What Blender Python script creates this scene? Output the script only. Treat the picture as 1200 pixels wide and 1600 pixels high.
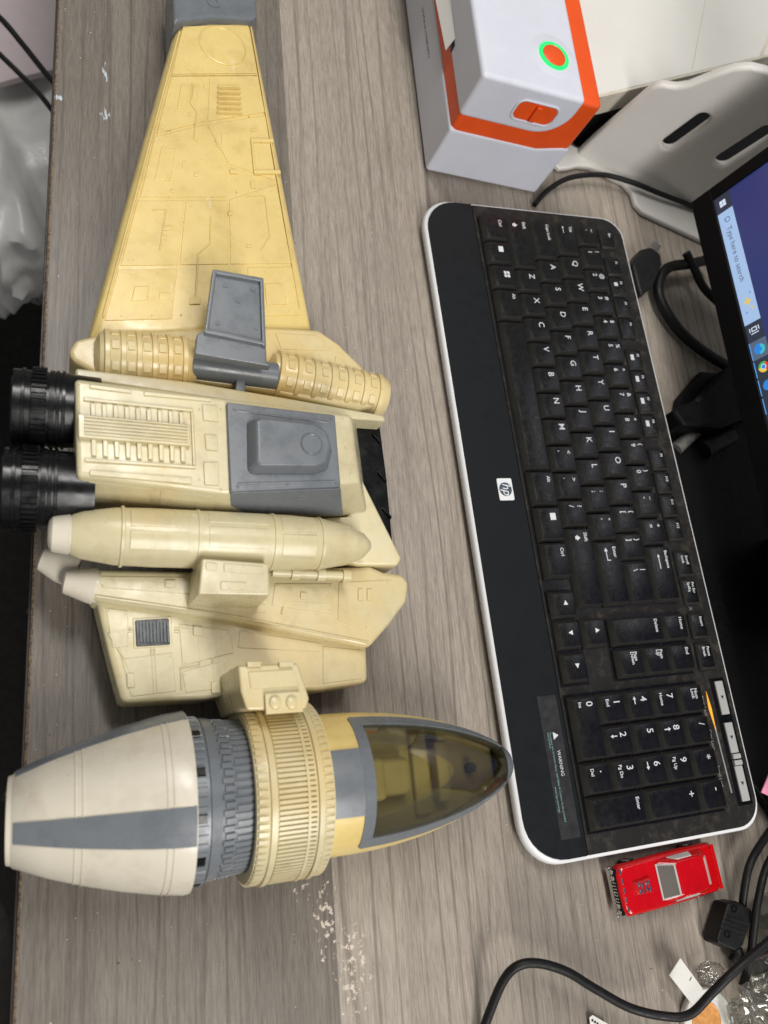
import bpy, bmesh, math, random
import numpy as np
from mathutils import Vector, Matrix, noise as mnoise
random.seed(7)
for o in list(bpy.data.objects): bpy.data.objects.remove(o)
scene = bpy.context.scene
C = scene.collection
MM = 0.001
# ------------------------------------------------------------------ camera
F_PX = 1275.95
CAM = np.array([-272.6, -368.03, 437.99])
ROT = np.array([[0.9268255958, -0.0343879402, -0.3739141406],
                [-0.0846005234, 0.9510699302, -0.2971678637],
                [0.3658374863, 0.3070561143, 0.8785667170]])
cd = bpy.data.cameras.new('camera'); cam = bpy.data.objects.new('camera', cd); C.objects.link(cam)
m4 = Matrix(ROT.tolist()).to_4x4(); m4.translation = Vector(CAM * MM); cam.matrix_world = m4
cd.sensor_fit = 'VERTICAL'; cd.sensor_height = 36; cd.lens = F_PX / 1600 * 36
cd.clip_start = 0.01; cd.clip_end = 50
cd.dof.use_dof = True; cd.dof.focus_distance = 0.47; cd.dof.aperture_fstop = 9
scene.camera = cam
scene.render.resolution_x, scene.render.resolution_y = 768, 1024
# ------------------------------------------------------------------ light
w = bpy.data.worlds.new('World'); scene.world = w; w.use_nodes = True
bg = w.node_tree.nodes['Background']; bg.inputs[0].default_value = (1.0, 0.98, 0.96, 1); bg.inputs[1].default_value = 0.25
def lamp(name, loc, target, sx, sy, power, col, label):
    l = bpy.data.lights.new(name, 'AREA'); l.shape = 'RECTANGLE'; l.size = sx; l.size_y = sy; l.energy = power; l.color = col
    o = bpy.data.objects.new(name, l); C.objects.link(o); o.location = loc
    o.rotation_euler = (Vector(target) - Vector(loc)).to_track_quat('-Z', 'Y').to_euler()
    return o
lamp('ceiling_lamp', (0.10, -1.55, 1.35), (0.0, -0.1, 0), 0.35, 1.2, 30, (1, 0.97, 0.93), '')
lamp('ceiling_lamp', (-0.20, 0.40, 1.5), (-0.05, 0.1, 0), 0.16, 1.0, 15.5, (1, 0.97, 0.93), '')
scene.view_settings.view_transform = 'Standard'; scene.view_settings.look = 'None'
scene.view_settings.gamma = 1; scene.view_settings.exposure = -0.14
scene.view_settings.use_curve_mapping = False

# ------------------------------------------------------------------ helpers
def at(x, y, z):
    """world point (mm) seen at photo pixel (x, y) (1200x1600) at height z"""
    d = ROT @ np.array([(x - 600) / F_PX, -(y - 800) / F_PX, -1.0]); t = (z - CAM[2]) / d[2]
    return Vector((CAM + d * t).tolist())
def s2l(c):
    c = c / 255.0
    return c / 12.92 if c <= 0.04045 else ((c + 0.055) / 1.055) ** 2.4
def rgb(r, g, b): return (s2l(r), s2l(g), s2l(b), 1)
class NT:
    def __init__(s, name):
        s.m = bpy.data.materials.new(name); s.m.use_nodes = True; s.t = s.m.node_tree; s.b = s.t.nodes['Principled BSDF']
    def n(s, typ, **k):
        nd = s.t.nodes.new(typ)
        for a, v in k.items(): setattr(nd, a, v)
        return nd
    def l(s, a, b): s.t.links.new(a, b)
    def coord(s, sc=(1, 1, 1), kind='Object'):
        c = s.n('ShaderNodeTexCoord'); mp = s.n('ShaderNodeMapping'); mp.inputs['Scale'].default_value = sc
        s.l(c.outputs[kind], mp.inputs[0]); return mp.outputs[0]
    def noise(s, sc, scale=1, detail=5, rough=0.55, kind='Object', dist=0):
        nz = s.n('ShaderNodeTexNoise'); nz.inputs['Scale'].default_value = scale; nz.inputs['Detail'].default_value = detail
        nz.inputs['Roughness'].default_value = rough; nz.inputs['Distortion'].default_value = dist
        s.l(s.coord(sc, kind), nz.inputs['Vector']); return nz.outputs['Fac']
    def ramp(s, src, stops, interp='LINEAR'):
        r = s.n('ShaderNodeValToRGB'); r.color_ramp.interpolation = interp; e = r.color_ramp.elements
        while len(e) < len(stops): e.new(0.5)
        for i, (p, c) in enumerate(stops):
            e[i].position = p; e[i].color = c if isinstance(c, tuple) else (c, c, c, 1)
        s.l(src, r.inputs[0]); return r.outputs[0]
    def mix(s, fac, a, b, mode='MIX'):
        mx = s.n('ShaderNodeMix', data_type='RGBA', blend_type=mode)
        for i, v in ((0, fac), (6, a), (7, b)):
            if isinstance(v, (int, float)): mx.inputs[i].default_value = v
            elif isinstance(v, tuple): mx.inputs[i].default_value = v
            else: s.l(v, mx.inputs[i])
        return mx.outputs[2]
    def math(s, op, a, b=0.0, clamp=False):
        mn = s.n('ShaderNodeMath', operation=op, use_clamp=clamp)
        for i, v in ((0, a), (1, b)):
            if isinstance(v, (int, float)): mn.inputs[i].default_value = v
            else: s.l(v, mn.inputs[i])
        return mn.outputs[0]
    def bump(s, src, strength, dist):
        b = s.n('ShaderNodeBump'); b.inputs['Strength'].default_value = strength; b.inputs['Distance'].default_value = dist
        s.l(src, b.inputs['Height']); s.l(b.outputs[0], s.b.inputs['Normal'])
def plain(name, col, rough=0.5, metal=0.0, var=0.12, scale=60, grime=None, gfac=0.35, bump=0.0, spec=0.5, coat=0.0, scuff=False):
    """worn plastic / metal: base colour with soft mottling, grime blotches and uneven gloss"""
    k = NT(name)
    n1 = k.noise((1, 1, 1), scale, 6); dark = tuple(c * (1 - var) for c in col[:3]) + (1,); lite = tuple(min(1, c * (1 + var)) for c in col[:3]) + (1,)
    c = k.ramp(n1, [(0.3, dark), (0.7, lite)])
    if grime:
        n2 = k.noise((1, 1, 1), scale * 2.3, 8, 0.7)
        c = k.mix(k.ramp(n2, [(0.5, 0.0), (0.75, gfac)]), c, grime)
    if scuff:
        c = k.mix(k.ramp(k.noise((1, 1, 1), 420, 3, 0.6), [(0.70, 0.0), (0.76, 0.45)]), c, rgb(112, 92, 60))
        c = k.mix(k.ramp(k.noise((1.0, 0.15, 1.0), 260, 3, 0.6), [(0.68, 0.0), (0.74, 0.3)]), c, rgb(236, 228, 206))
    k.l(c, k.b.inputs['Base Color'])
    n3 = k.noise((1, 1, 1), scale * 4, 4)
    k.l(k.ramp(n3, [(0.3, max(0.02, rough - 0.1)), (0.7, min(1, rough + 0.1))]), k.b.inputs['Roughness'])
    k.b.inputs['Metallic'].default_value = metal; k.b.inputs['Specular IOR Level'].default_value = spec
    k.b.inputs['Coat Weight'].default_value = coat
    if bump: k.bump(k.noise((1, 1, 1), scale * 14, 4), bump, 0.0004)
    return k.m
def glow(name, col, strength):
    k = NT(name); k.b.inputs['Base Color'].default_value = (0.02, 0.02, 0.02, 1)
    k.b.inputs['Emission Color'].default_value = col; k.b.inputs['Emission Strength'].default_value = strength
    k.b.inputs['Roughness'].default_value = 0.25
    return k.m
def glass(name, tint, gloss=0.06, rough=0.03):
    k = NT(name); k.t.nodes.remove(k.b)
    tr = k.n('ShaderNodeBsdfTransparent'); tr.inputs[0].default_value = tint
    gl = k.n('ShaderNodeBsdfGlossy'); gl.inputs['Roughness'].default_value = rough
    fr = k.n('ShaderNodeLayerWeight'); fr.inputs[0].default_value = 0.35
    mx = k.n('ShaderNodeMixShader'); k.l(k.math('ADD', k.math('MULTIPLY', fr.outputs['Fresnel'], 0.6), gloss), mx.inputs[0])
    k.l(tr.outputs[0], mx.inputs[1]); k.l(gl.outputs[0], mx.inputs[2])
    k.l(mx.outputs[0], k.t.nodes['Material Output'].inputs[0])
    return k.m

M = {}
M['yellow'] = plain('aged_yellow_plastic', rgb(224, 199, 128), 0.3, var=0.07, scale=22, grime=rgb(150, 118, 62), gfac=0.3, bump=0.08, scuff=True)
M['cream'] = plain('aged_cream_plastic', rgb(205, 195, 158), 0.46, var=0.07, scale=24, grime=rgb(140, 112, 66), gfac=0.3, bump=0.08)
M['pale'] = plain('pale_cream_plastic', rgb(214, 207, 190), 0.32, var=0.05, scale=22, grime=rgb(150, 128, 90), gfac=0.3, bump=0.05, scuff=True)
M['grey'] = plain('toy_grey_plastic', rgb(110, 115, 120), 0.3, var=0.06, scale=30, grime=rgb(70, 70, 70), gfac=0.3, bump=0.06)
M['black'] = plain('toy_black_plastic', rgb(13, 14, 16), 0.24, var=0.2, scale=40, grime=rgb(42, 40, 37), gfac=0.2, spec=0.3)
def yellowed(name, col, tan):
    m = plain(name, col, 0.3, var=0.06, scale=24, grime=rgb(140, 112, 66), gfac=0.35, bump=0.08, scuff=True); k = NT.__new__(NT); k.m = m; k.t = m.node_tree; k.b = k.t.nodes['Principled BSDF']
    src = k.b.inputs['Base Color'].links[0].from_socket
    c = k.mix(k.ramp(k.noise((1, 1, 1), 11, 4, 0.6), [(0.48, 0.0), (0.7, 0.7)]), src, tan); k.l(c, k.b.inputs['Base Color']); return m
M['cream'] = yellowed('aged_cream_plastic', rgb(207, 197, 160), rgb(212, 186, 122))
M['fair'] = yellowed('aged_fairing_plastic', rgb(216, 200, 152), rgb(220, 188, 116))
M['dgrey'] = plain('dark_grey_plastic', rgb(66, 68, 72), 0.35)
M['dust'] = plain('line_grime', rgb(165, 138, 84), 0.7, scale=60)
M['canopy'] = glass('smoked_amber_canopy', (0.77, 0.745, 0.60, 1), 0.05)
M['interior'] = plain('cockpit_tan', rgb(206, 198, 164), 0.5, scale=40)
M['kb_palm'] = plain('palm_rest_black', rgb(20, 23, 26), 0.5, var=0.06, scale=30, bump=0.03, spec=0.18)
M['kb_deck'] = plain('dusty_deck_black', rgb(32, 31, 30), 0.6, var=0.25, scale=45, grime=rgb(96, 86, 74), gfac=0.5, spec=0.2)
M['kb_key'] = plain('worn_key_black', rgb(17, 17, 18), 0.28, var=0.08, scale=70, grime=rgb(46, 44, 41), gfac=0.08, spec=0.4)
M['kb_side'] = plain('dusty_key_side', rgb(46, 45, 43), 0.42, var=0.12, scale=90, grime=rgb(80, 74, 66), gfac=0.15, spec=0.2)
M['silver'] = plain('silver_paint', rgb(226, 228, 230), 0.3, metal=0.0, var=0.01)
M['dull_silver'] = plain('dull_silver', rgb(168, 168, 166), 0.4, var=0.04)
M['legend'] = plain('legend_white', rgb(205, 208, 210), 0.6)
M['print_grey'] = plain('print_grey', rgb(140, 142, 142), 0.6)
M['print_dark'] = plain('print_dark', rgb(40, 40, 42), 0.6)
M['teal_print'] = plain('label_teal_print', rgb(120, 165, 165), 0.6)
M['label_black'] = plain('label_black', rgb(40, 40, 41), 0.35)
M['white_pl'] = plain('printer_white', rgb(212, 215, 226), 0.42, var=0.03, scale=30)
M['orange'] = plain('printer_orange', rgb(232, 84, 22), 0.4, var=0.05)
M['green_led'] = glow('green_ring_light', (0.01, 0.85, 0.20, 1), 1.3)
M['led_orange'] = glow('amber_light', (1, 0.42, 0.03, 1), 1.4)
M['paper'] = plain('white_paper', rgb(222, 221, 215), 0.7, var=0.02, scale=20)
M['stack'] = plain('paper_edges', rgb(206, 200, 184), 0.8)
M['stand'] = plain('warm_grey_plastic', rgb(212, 210, 205), 0.42, var=0.03, scale=20, bump=0.05)
M['mon_black'] = plain('monitor_black', rgb(10, 10, 11), 0.5, var=0.15, spec=0.15)
M['black_rub'] = plain('black_rubber', rgb(20, 20, 21), 0.5, var=0.15, spec=0.3)
M['braid'] = plain('braided_grey', rgb(88, 86, 84), 0.7, var=0.4, scale=300)
M['metal'] = plain('bright_metal', rgb(190, 190, 188), 0.25, metal=0.9)
M['red'] = plain('car_red', rgb(192, 6, 14), 0.2, var=0.05, coat=0.25, spec=0.35)
M['chrome'] = plain('chrome', rgb(215, 212, 205), 0.12, metal=1.0)
M['carglass'] = plain('car_glass', rgb(190, 188, 182), 0.08, spec=0.8)
M['carscreen'] = plain('car_windscreen', rgb(104, 100, 94), 0.06, spec=0.8)
M['coin'] = plain('copper_disc', rgb(222, 158, 92), 0.4, metal=0.2, var=0.25, scale=300)
M['clear'] = glass('clear_plastic', (0.93, 0.93, 0.91, 1), 0.06, 0.08)
M['bag'] = plain('white_bag', rgb(222, 223, 220), 0.35, var=0.05)
M['mauve'] = plain('mauve_paper', rgb(196, 184, 186), 0.5, var=0.03)
M['pink'] = plain('pink_paper', rgb(232, 148, 178), 0.7)
M['chair'] = plain('grey_fabric', rgb(74, 70, 66), 0.9, var=0.2, scale=120)
M['gold'] = plain('gold_rim', rgb(190, 160, 80), 0.35, metal=0.6)
M['screen'] = glow('screen_navy', (0.022, 0.035, 0.16, 1), 1.0)
M['scr_search'] = glow('search_pale_blue', (0.42, 0.60, 0.90, 1), 0.95)
M['scr_dark'] = glow('taskbar_dark', (0.025, 0.035, 0.06, 1), 1.0)
M['scr_mid'] = glow('taskbar_mid', (0.10, 0.14, 0.22, 1), 1.0)
M['scr_white'] = glow('screen_white', (0.75, 0.85, 1.0, 1), 1.0)
M['scr_txt'] = glow('screen_text', (0.06, 0.08, 0.12, 1), 1.0)
M['scr_yel'] = glow('screen_yellow', (0.9, 0.62, 0.05, 1), 1.0)
M['scr_blue'] = glow('screen_blue', (0.02, 0.25, 0.8, 1), 1.0)
M['scr_teal'] = glow('screen_teal', (0.05, 0.55, 0.6, 1), 1.0)
M['scr_red'] = glow('screen_red', (0.75, 0.05, 0.04, 1), 1.0)
M['scr_grn'] = glow('screen_green', (0.05, 0.5, 0.12, 1), 1.0)
M['scr_line'] = glow('screen_line', (0.12, 0.40, 0.9, 1), 1.0)

ORG = {}
def thing(name, label, cat, loc=(0, 0, 0), rot=(0, 0, 0), group=None, local=False):
    o = bpy.data.objects.new(name, None); C.objects.link(o); o.empty_display_size = 0.02
    o.location = Vector(loc) * MM; o.rotation_euler = rot
    o['label'] = label; o['category'] = cat
    if group: o['group'] = group
    ORG[o.name] = Vector((0, 0, 0)) if local else Vector(loc)
    return o
def origin(parent):
    q = parent
    while q.parent: q = q.parent
    return ORG.get(q.name, Vector((0, 0, 0)))
def tag(o, label, cat, group=None):
    o['label'] = label; o['category'] = cat
    if group: o['group'] = group
    return o
def mesh(name, V, F, mat, parent=None, bevel=0, seg=2, sharp=35, smooth=True):
    off = origin(parent) if parent else Vector((0, 0, 0))
    me = bpy.data.meshes.new(name); me.from_pydata([tuple((Vector(v) - off) * MM) for v in V], [], F)
    bm = bmesh.new(); bm.from_mesh(me); bmesh.ops.recalc_face_normals(bm, faces=bm.faces); bm.to_mesh(me); bm.free()
    me.materials.append(M[mat] if isinstance(mat, str) else mat)
    return finish(name, me, parent, bevel, seg, sharp, smooth)
def finish(name, me, parent=None, bevel=0, seg=2, sharp=35, smooth=True):
    if smooth and len(me.polygons):
        me.polygons.foreach_set('use_smooth', [True] * len(me.polygons))
        if not bevel: me.set_sharp_from_angle(angle=math.radians(sharp))
    o = bpy.data.objects.new(name, me); C.objects.link(o)
    if parent: o.parent = parent
    if bevel:
        b = o.modifiers.new('bevel', 'BEVEL'); b.width = bevel * MM; b.segments = seg; b.limit_method = 'ANGLE'; b.angle_limit = math.radians(30)
        wn = o.modifiers.new('wn', 'WEIGHTED_NORMAL'); wn.keep_sharp = False; wn.weight = 100
    return o
def loft_vf(rings, cap0=True, cap1=True, closed=True):
    V = []; F = []; n = len(rings[0])
    for r in rings: V += list(r)
    for i in range(len(rings) - 1):
        for j in range(n if closed else n - 1):
            a = i * n + j; b = i * n + (j + 1) % n
            F.append((a, b, b + n, a + n))
    if cap0: F.append(tuple(range(n - 1, -1, -1)))
    if cap1: F.append(tuple(range((len(rings) - 1) * n, len(rings) * n)))
    return V, F
def loft(name, rings, mat, parent=None, bevel=0, seg=2, **k):
    V, F = loft_vf(rings); return mesh(name, V, F, mat, parent, bevel, seg, **k)
def slab(name, px, z1, z0, mat, parent=None, bevel=1.0, seg=2):
    """plate whose top outline is given by photo pixels at height z1, extruded straight down to z0"""
    top = [at(x, y, z1) for x, y in px]; bot = [Vector((v.x, v.y, z0)) for v in top]
    return loft(name, [bot, top], mat, parent, bevel, seg)
def boxv(x0, y0, z0, x1, y1, z1):
    a = [Vector((x0, y0, z0)), Vector((x1, y0, z0)), Vector((x1, y1, z0)), Vector((x0, y1, z0))]
    b = [Vector((v.x, v.y, z1)) for v in a]; return [a, b]
def box(name, x0, y0, z0, x1, y1, z1, mat, parent=None, bevel=0.5, seg=2):
    return loft(name, boxv(x0, y0, z0, x1, y1, z1), mat, parent, bevel, seg)
def frame_of(axis):
    a = axis.normalized(); up = Vector((0, 0, 1)) if abs(a.z) < 0.9 else Vector((0, 1, 0))
    s = up.cross(a).normalized(); u = a.cross(s).normalized(); return a, s, u   # u ~ up
def lathe(name, p0, p1, prof, mat, parent=None, n=48, a0=0, a1=360, cap=True, sharp=35, bevel=0, thick=0):
    """profile [(s, r)] spun round the axis p0->p1; angle 0 = up. partial arcs get a wall of the given thickness"""
    a, s, u = frame_of(p1 - p0); full = abs(a1 - a0) >= 360
    cnt = n if full else n + 1
    def ring(sv, r): return [p0 + a * sv + (u * math.cos(t) + s * math.sin(t)) * r for t in [math.radians(a0 + (a1 - a0) * j / n) for j in range(cnt)]]
    if full:
        V, F = loft_vf([ring(*q) for q in prof], cap, cap)
    elif thick:
        rings = []
        for sv, r in prof:
            rings.append(ring(sv, r) + ring(sv, r - thick)[::-1])
        V, F = loft_vf(rings)
    else:
        V, F = loft_vf([ring(*q) for q in prof], False, False, False)
    return mesh(name, V, F, mat, parent, bevel, sharp=sharp)
def cyl(name, p0, p1, r, mat, parent=None, n=24, r1=None, ch=0.0, sharp=35):
    L = (p1 - p0).length; r1 = r if r1 is None else r1
    prof = [(0, r), (L, r1)] if not ch else [(0, r - ch), (ch, r), (L - ch, r1), (L, r1 - ch)]
    return lathe(name, p0, p1, prof, mat, parent, n, sharp=sharp)
def smooth_pts(pts, k=8):
    P = [Vector(p) for p in pts]; out = []
    for i in range(len(P) - 1):
        a = P[max(0, i - 1)]; b = P[i]; c = P[i + 1]; d = P[min(len(P) - 1, i + 2)]
        for j in range(k):
            t = j / k
            out.append(0.5 * ((2 * b) + (c - a) * t + (2 * a - 5 * b + 4 * c - d) * t * t + (3 * b - a - 3 * c + d) * t ** 3))
    return out + [P[-1]]
def tube(name, pts, r, mat, parent=None, n=10, k=8, smooth=True):
    P = smooth_pts(pts, k) if smooth else [Vector(p) for p in pts]
    rings = []; ref = None
    for i, q in enumerate(P):
        t = (P[min(i + 1, len(P) - 1)] - P[max(i - 1, 0)]).normalized()
        if ref is None: ref = Vector((0, 0, 1)) if abs(t.z) < 0.9 else Vector((1, 0, 0))
        s = t.cross(ref).normalized(); ref = s.cross(t).normalized()
        rings.append([q + (s * math.cos(2 * math.pi * j / n) + ref * math.sin(2 * math.pi * j / n)) * r for j in range(n)])
    return loft(name, rings, mat, parent, sharp=60)
def copy_part(o, parent=None, loc=None, rotz=None):
    c = o.copy(); C.objects.link(c); c.parent = parent or o.parent
    if loc is not None: c.location = loc
    if rotz is not None: c.rotation_euler = (0, 0, rotz)
    return c
def joined(name, lists, mat, parent, stuff=True, **k):
    V = []; F = []
    for v, f in lists:
        b = len(V); V += v; F += [tuple(i + b for i in q) for q in f]
    o = mesh(name, V, F, mat, parent, **k)
    if stuff: o['kind'] = 'stuff'
    return o
_tx = {}
def text_mesh(s, size, shear=0.0, bold=0.0, align='CENTER'):
    key = (s, size, shear, bold, align)
    if key in _tx: return _tx[key]
    c = bpy.data.curves.new('txt', 'FONT'); c.body = s; c.size = size * MM; c.align_x = align; c.align_y = 'CENTER'
    c.shear = shear; c.offset = bold * MM; c.resolution_u = 3; c.space_line = 0.8
    o = bpy.data.objects.new('txt', c); C.objects.link(o)
    dg = bpy.context.evaluated_depsgraph_get(); me = bpy.data.meshes.new_from_object(o.evaluated_get(dg))
    bpy.data.objects.remove(o); _tx[key] = me; me.materials.clear(); return me
def text(name, s, size, mat, parent, loc, rot=(0, 0, 0), shear=0.0, bold=0.0, align='CENTER'):
    me = text_mesh(s, size, shear, bold, align)
    if not me.materials: me.materials.append(M[mat])
    o = bpy.data.objects.new(name, me); C.objects.link(o); o.parent = parent
    o.location = Vector(loc) * MM; o.rotation_euler = rot; return o
def flat(name, pts, mat, parent=None, t=0.06):
    """very thin printed / stuck piece lying in the local xy plane, z = first z"""
    a = [Vector(p) for p in pts]; b = [v + Vector((0, 0, t)) for v in a]
    return loft(name, [a, b], mat, parent, smooth=False)
def rrect(x0, y0, x1, y1, r, n=6):
    out = []
    for cx, cy, a in ((x1 - r, y1 - r, 0), (x0 + r, y1 - r, 90), (x0 + r, y0 + r, 180), (x1 - r, y0 + r, 270)):
        for i in range(n + 1):
            t = math.radians(a + 90 * i / n); out.append((cx + r * math.cos(t), cy + r * math.sin(t)))
    return out
def curve_plate(name, outlines, thick, bev, mat, parent=None, loc=(0, 0, 0), rot=(0, 0, 0), res=2):
    """flat plate with holes: first outline is the rim, the others are cut out; rounded edges"""
    c = bpy.data.curves.new(name, 'CURVE'); c.dimensions = '2D'; c.fill_mode = 'BOTH'
    c.extrude = (thick / 2 - bev) * MM; c.bevel_depth = bev * MM; c.bevel_resolution = res; c.offset = -bev * MM
    for ol in outlines:
        sp = c.splines.new('POLY'); sp.points.add(len(ol) - 1); sp.use_cyclic_u = True
        for i, (x, y) in enumerate(ol): sp.points[i].co = (x * MM, y * MM, 0, 1)
    o = bpy.data.objects.new('tmp', c); C.objects.link(o)
    me = bpy.data.meshes.new_from_object(o.evaluated_get(bpy.context.evaluated_depsgraph_get())); bpy.data.objects.remove(o)
    me.materials.clear(); me.materials.append(M[mat]); me.name = name
    o = finish(name, me, parent, sharp=40); o.location = Vector(loc) * MM; o.rotation_euler = rot; return o

# ------------------------------------------------------------------ setting: floor and desk
def wood():
    k = NT('grey_wood_laminate')
    co = k.n('ShaderNodeTexCoord'); sep = k.n('ShaderNodeSeparateXYZ'); k.l(co.outputs['Object'], sep.inputs[0])
    X, Y = sep.outputs[0], sep.outputs[1]
    # printed boards: tone per board, left ones also darkened to paint in a person's shade, metres from x=-0.30
    t = k.math('MULTIPLY', k.math('ADD', X, 0.30), 1.0 / 0.70)
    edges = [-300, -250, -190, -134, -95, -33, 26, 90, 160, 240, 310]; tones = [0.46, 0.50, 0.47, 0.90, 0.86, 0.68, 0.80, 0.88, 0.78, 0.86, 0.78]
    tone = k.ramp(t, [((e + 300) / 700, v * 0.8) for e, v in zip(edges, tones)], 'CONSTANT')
    off = k.n('ShaderNodeCombineXYZ'); k.l(tone, off.inputs[1])
    vv = k.n('ShaderNodeVectorMath', operation='MULTIPLY_ADD'); vv.inputs[1].default_value = (1, 1, 1)
    sc = k.n('ShaderNodeVectorMath', operation='SCALE'); sc.inputs['Scale'].default_value = 9.0; k.l(off.outputs[0], sc.inputs[0])
    k.l(co.outputs['Object'], vv.inputs[0]); k.l(sc.outputs[0], vv.inputs[2]); P = vv.outputs[0]
    def nz(sx, sy, scale, detail, rough=0.6, dist=0.0):
        mp = k.n('ShaderNodeMapping'); mp.inputs['Scale'].default_value = (sx, sy, 1); k.l(P, mp.inputs[0])
        n = k.n('ShaderNodeTexNoise'); n.inputs['Scale'].default_value = scale; n.inputs['Detail'].default_value = detail
        n.inputs['Roughness'].default_value = rough; n.inputs['Distortion'].default_value = dist; k.l(mp.outputs[0], n.inputs[0]); return n.outputs['Fac']
    fine = nz(1, 0.06, 850, 4, 0.7); mid = nz(1, 0.014, 330, 3, 0.6, 0.1); broad = nz(1, 0.12, 28, 4); blot = nz(1, 0.45, 30, 5)
    base = k.ramp(broad, [(0.3, rgb(168, 157, 144)), (0.55, rgb(188, 177, 163)), (0.75, rgb(202, 191, 177))])
    base = k.mix(0.40, base, k.ramp(fine, [(0.32, rgb(130, 120, 110)), (0.5, rgb(188, 178, 165)), (0.7, rgb(220, 211, 198))]))
    base = k.mix(k.ramp(mid, [(0.54, 0.0), (0.66, 0.42)]), base, rgb(122, 111, 101))
    # growth-ring lines: distorted bands along the board
    mp = k.n('ShaderNodeMapping'); mp.inputs['Scale'].default_value = (1, 0.09, 1); k.l(P, mp.inputs[0])
    wv = k.n('ShaderNodeTexWave'); wv.inputs['Scale'].default_value = 30; wv.inputs['Distortion'].default_value = 9; wv.inputs['Detail'].default_value = 2; wv.inputs['Detail Scale'].default_value = 0.8
    k.l(mp.outputs[0], wv.inputs[0])
    base = k.mix(k.math('MULTIPLY', k.ramp(wv.outputs['Fac'], [(0.0, 0.75), (0.10, 0.0)]), k.ramp(broad, [(0.4, 0.1), (0.6, 0.75)])), base, rgb(116, 104, 94))
    fib = nz(1, 0.045, 2100, 3, 0.7); base = k.mix(0.75, base, k.ramp(fib, [(0.3, 0.62), (0.5, 1.0), (0.72, 1.22)]), 'MULTIPLY')
    base = k.mix(k.ramp(blot, [(0.55, 0.0), (0.8, 0.35)]), base, rgb(146, 134, 120))
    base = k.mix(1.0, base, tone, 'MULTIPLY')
    # short dark splits in the print
    sp = nz(1, 0.06, 55, 2, 0.4); base = k.mix(k.ramp(sp, [(0.735, 0.0), (0.75, 0.8)]), base, rgb(66, 58, 52))
    # worn-through finish patch and scuffs (own shape)
    def blob(cx, cy, rx, ry):
        dx = k.math('MULTIPLY', k.math('SUBTRACT', X, cx / 1000), 1000 / rx); dy = k.math('MULTIPLY', k.math('SUBTRACT', Y, cy / 1000), 1000 / ry)
        d = k.math('ADD', k.math('MULTIPLY', dx, dx), k.math('MULTIPLY', dy, dy)); return k.math('SUBTRACT', 1.0, d, True)
    patch = k.noise((1, 0.8, 1), 330, 5, 0.7)
    zone = k.math('MAXIMUM', k.math('MAXIMUM', blob(-138, -437, 14, 40), blob(-125, -462, 19, 50)), k.math('MULTIPLY', blob(-150, -425, 10, 16), 0.9))
    chips = k.ramp(k.math('ADD', patch, k.math('MULTIPLY', k.math('SUBTRACT', zone, 1.0), 0.30)), [(0.535, 0.0), (0.555, 0.9)])
    base = k.mix(chips, base, rgb(214, 202, 186))
    blue = k.math('MAXIMUM', k.math('MAXIMUM', blob(-252, 70, 3, 14), blob(-252, 36, 5, 9)), blob(-279, 42, 4, 4))
    bl = k.ramp(k.math('ADD', k.noise((1.6, 0.35, 1), 300, 4, 0.6), k.math('MULTIPLY', k.math('SUBTRACT', blue, 1.0), 0.4)), [(0.44, 0.0), (0.48, 0.9)])
    base = k.mix(bl, base, rgb(196, 208, 216))
    spk = k.noise((1, 1, 1), 420, 2, 0.5); base = k.mix(k.ramp(spk, [(0.765, 0.0), (0.785, 0.7)]), base, rgb(216, 210, 202))
    dk = k.noise((1.0, 0.9, 2.0), 300, 2, 0.5); base = k.mix(k.ramp(dk, [(0.755, 0.0), (0.775, 0.8)]), base, rgb(52, 46, 42))
    # chipped front lip showing the board core
    lip = k.math('ADD', k.math('MULTIPLY', k.math('SUBTRACT', -0.2796, X), 420), k.math('MULTIPLY', k.math('SUBTRACT', k.noise((1, 0.5, 1), 260, 6, 0.75), 0.5), 2.4))
    base = k.mix(k.ramp(lip, [(0.25, 0.0), (0.6, 0.7)]), base, k.ramp(k.noise((1, 1, 1), 600, 4), [(0.4, rgb(70, 54, 42)), (0.62, rgb(158, 130, 96))]))
    k.l(base, k.b.inputs['Base Color'])
    k.l(k.ramp(mid, [(0.3, 0.30), (0.7, 0.42)]), k.b.inputs['Roughness'])
    k.b.inputs['Specular IOR Level'].default_value = 0.4
    k.bump(k.mix(0.5, fine, k.noise((1, 1, 1), 900, 3)), 0.22, 0.0004)
    return k.m
M['wood'] = wood()
def carpet():
    k = NT('dark_carpet'); n = k.noise((1, 1, 1), 90, 8, 0.8)
    c = k.ramp(n, [(0.35, rgb(14, 13, 13)), (0.7, rgb(40, 37, 35))])
    s = k.noise((1, 1, 1), 26, 3, 0.5); c = k.mix(k.ramp(s, [(0.70, 0.0), (0.73, 0.8)]), c, rgb(150, 138, 126))
    k.l(c, k.b.inputs['Base Color']); k.b.inputs['Roughness'].default_value = 0.95; k.bump(n, 0.6, 0.004); return k.m
M['carpet'] = carpet()
fl = mesh('floor', [(-1500, -1800, -720), (900, -1800, -720), (900, 2000, -720), (-1500, 2000, -720)], [(0, 1, 2, 3)], 'carpet'); fl['kind'] = 'structure'
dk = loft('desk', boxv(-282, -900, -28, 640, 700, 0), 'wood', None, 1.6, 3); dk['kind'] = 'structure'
M['edge_dark'] = plain('dark_edge_band', rgb(44, 38, 34), 0.5, var=0.2)
eb = box('edge_band', -283.2, -899, -27, -281.6, 699, -3.2, 'edge_dark', dk, 0.3)

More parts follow.
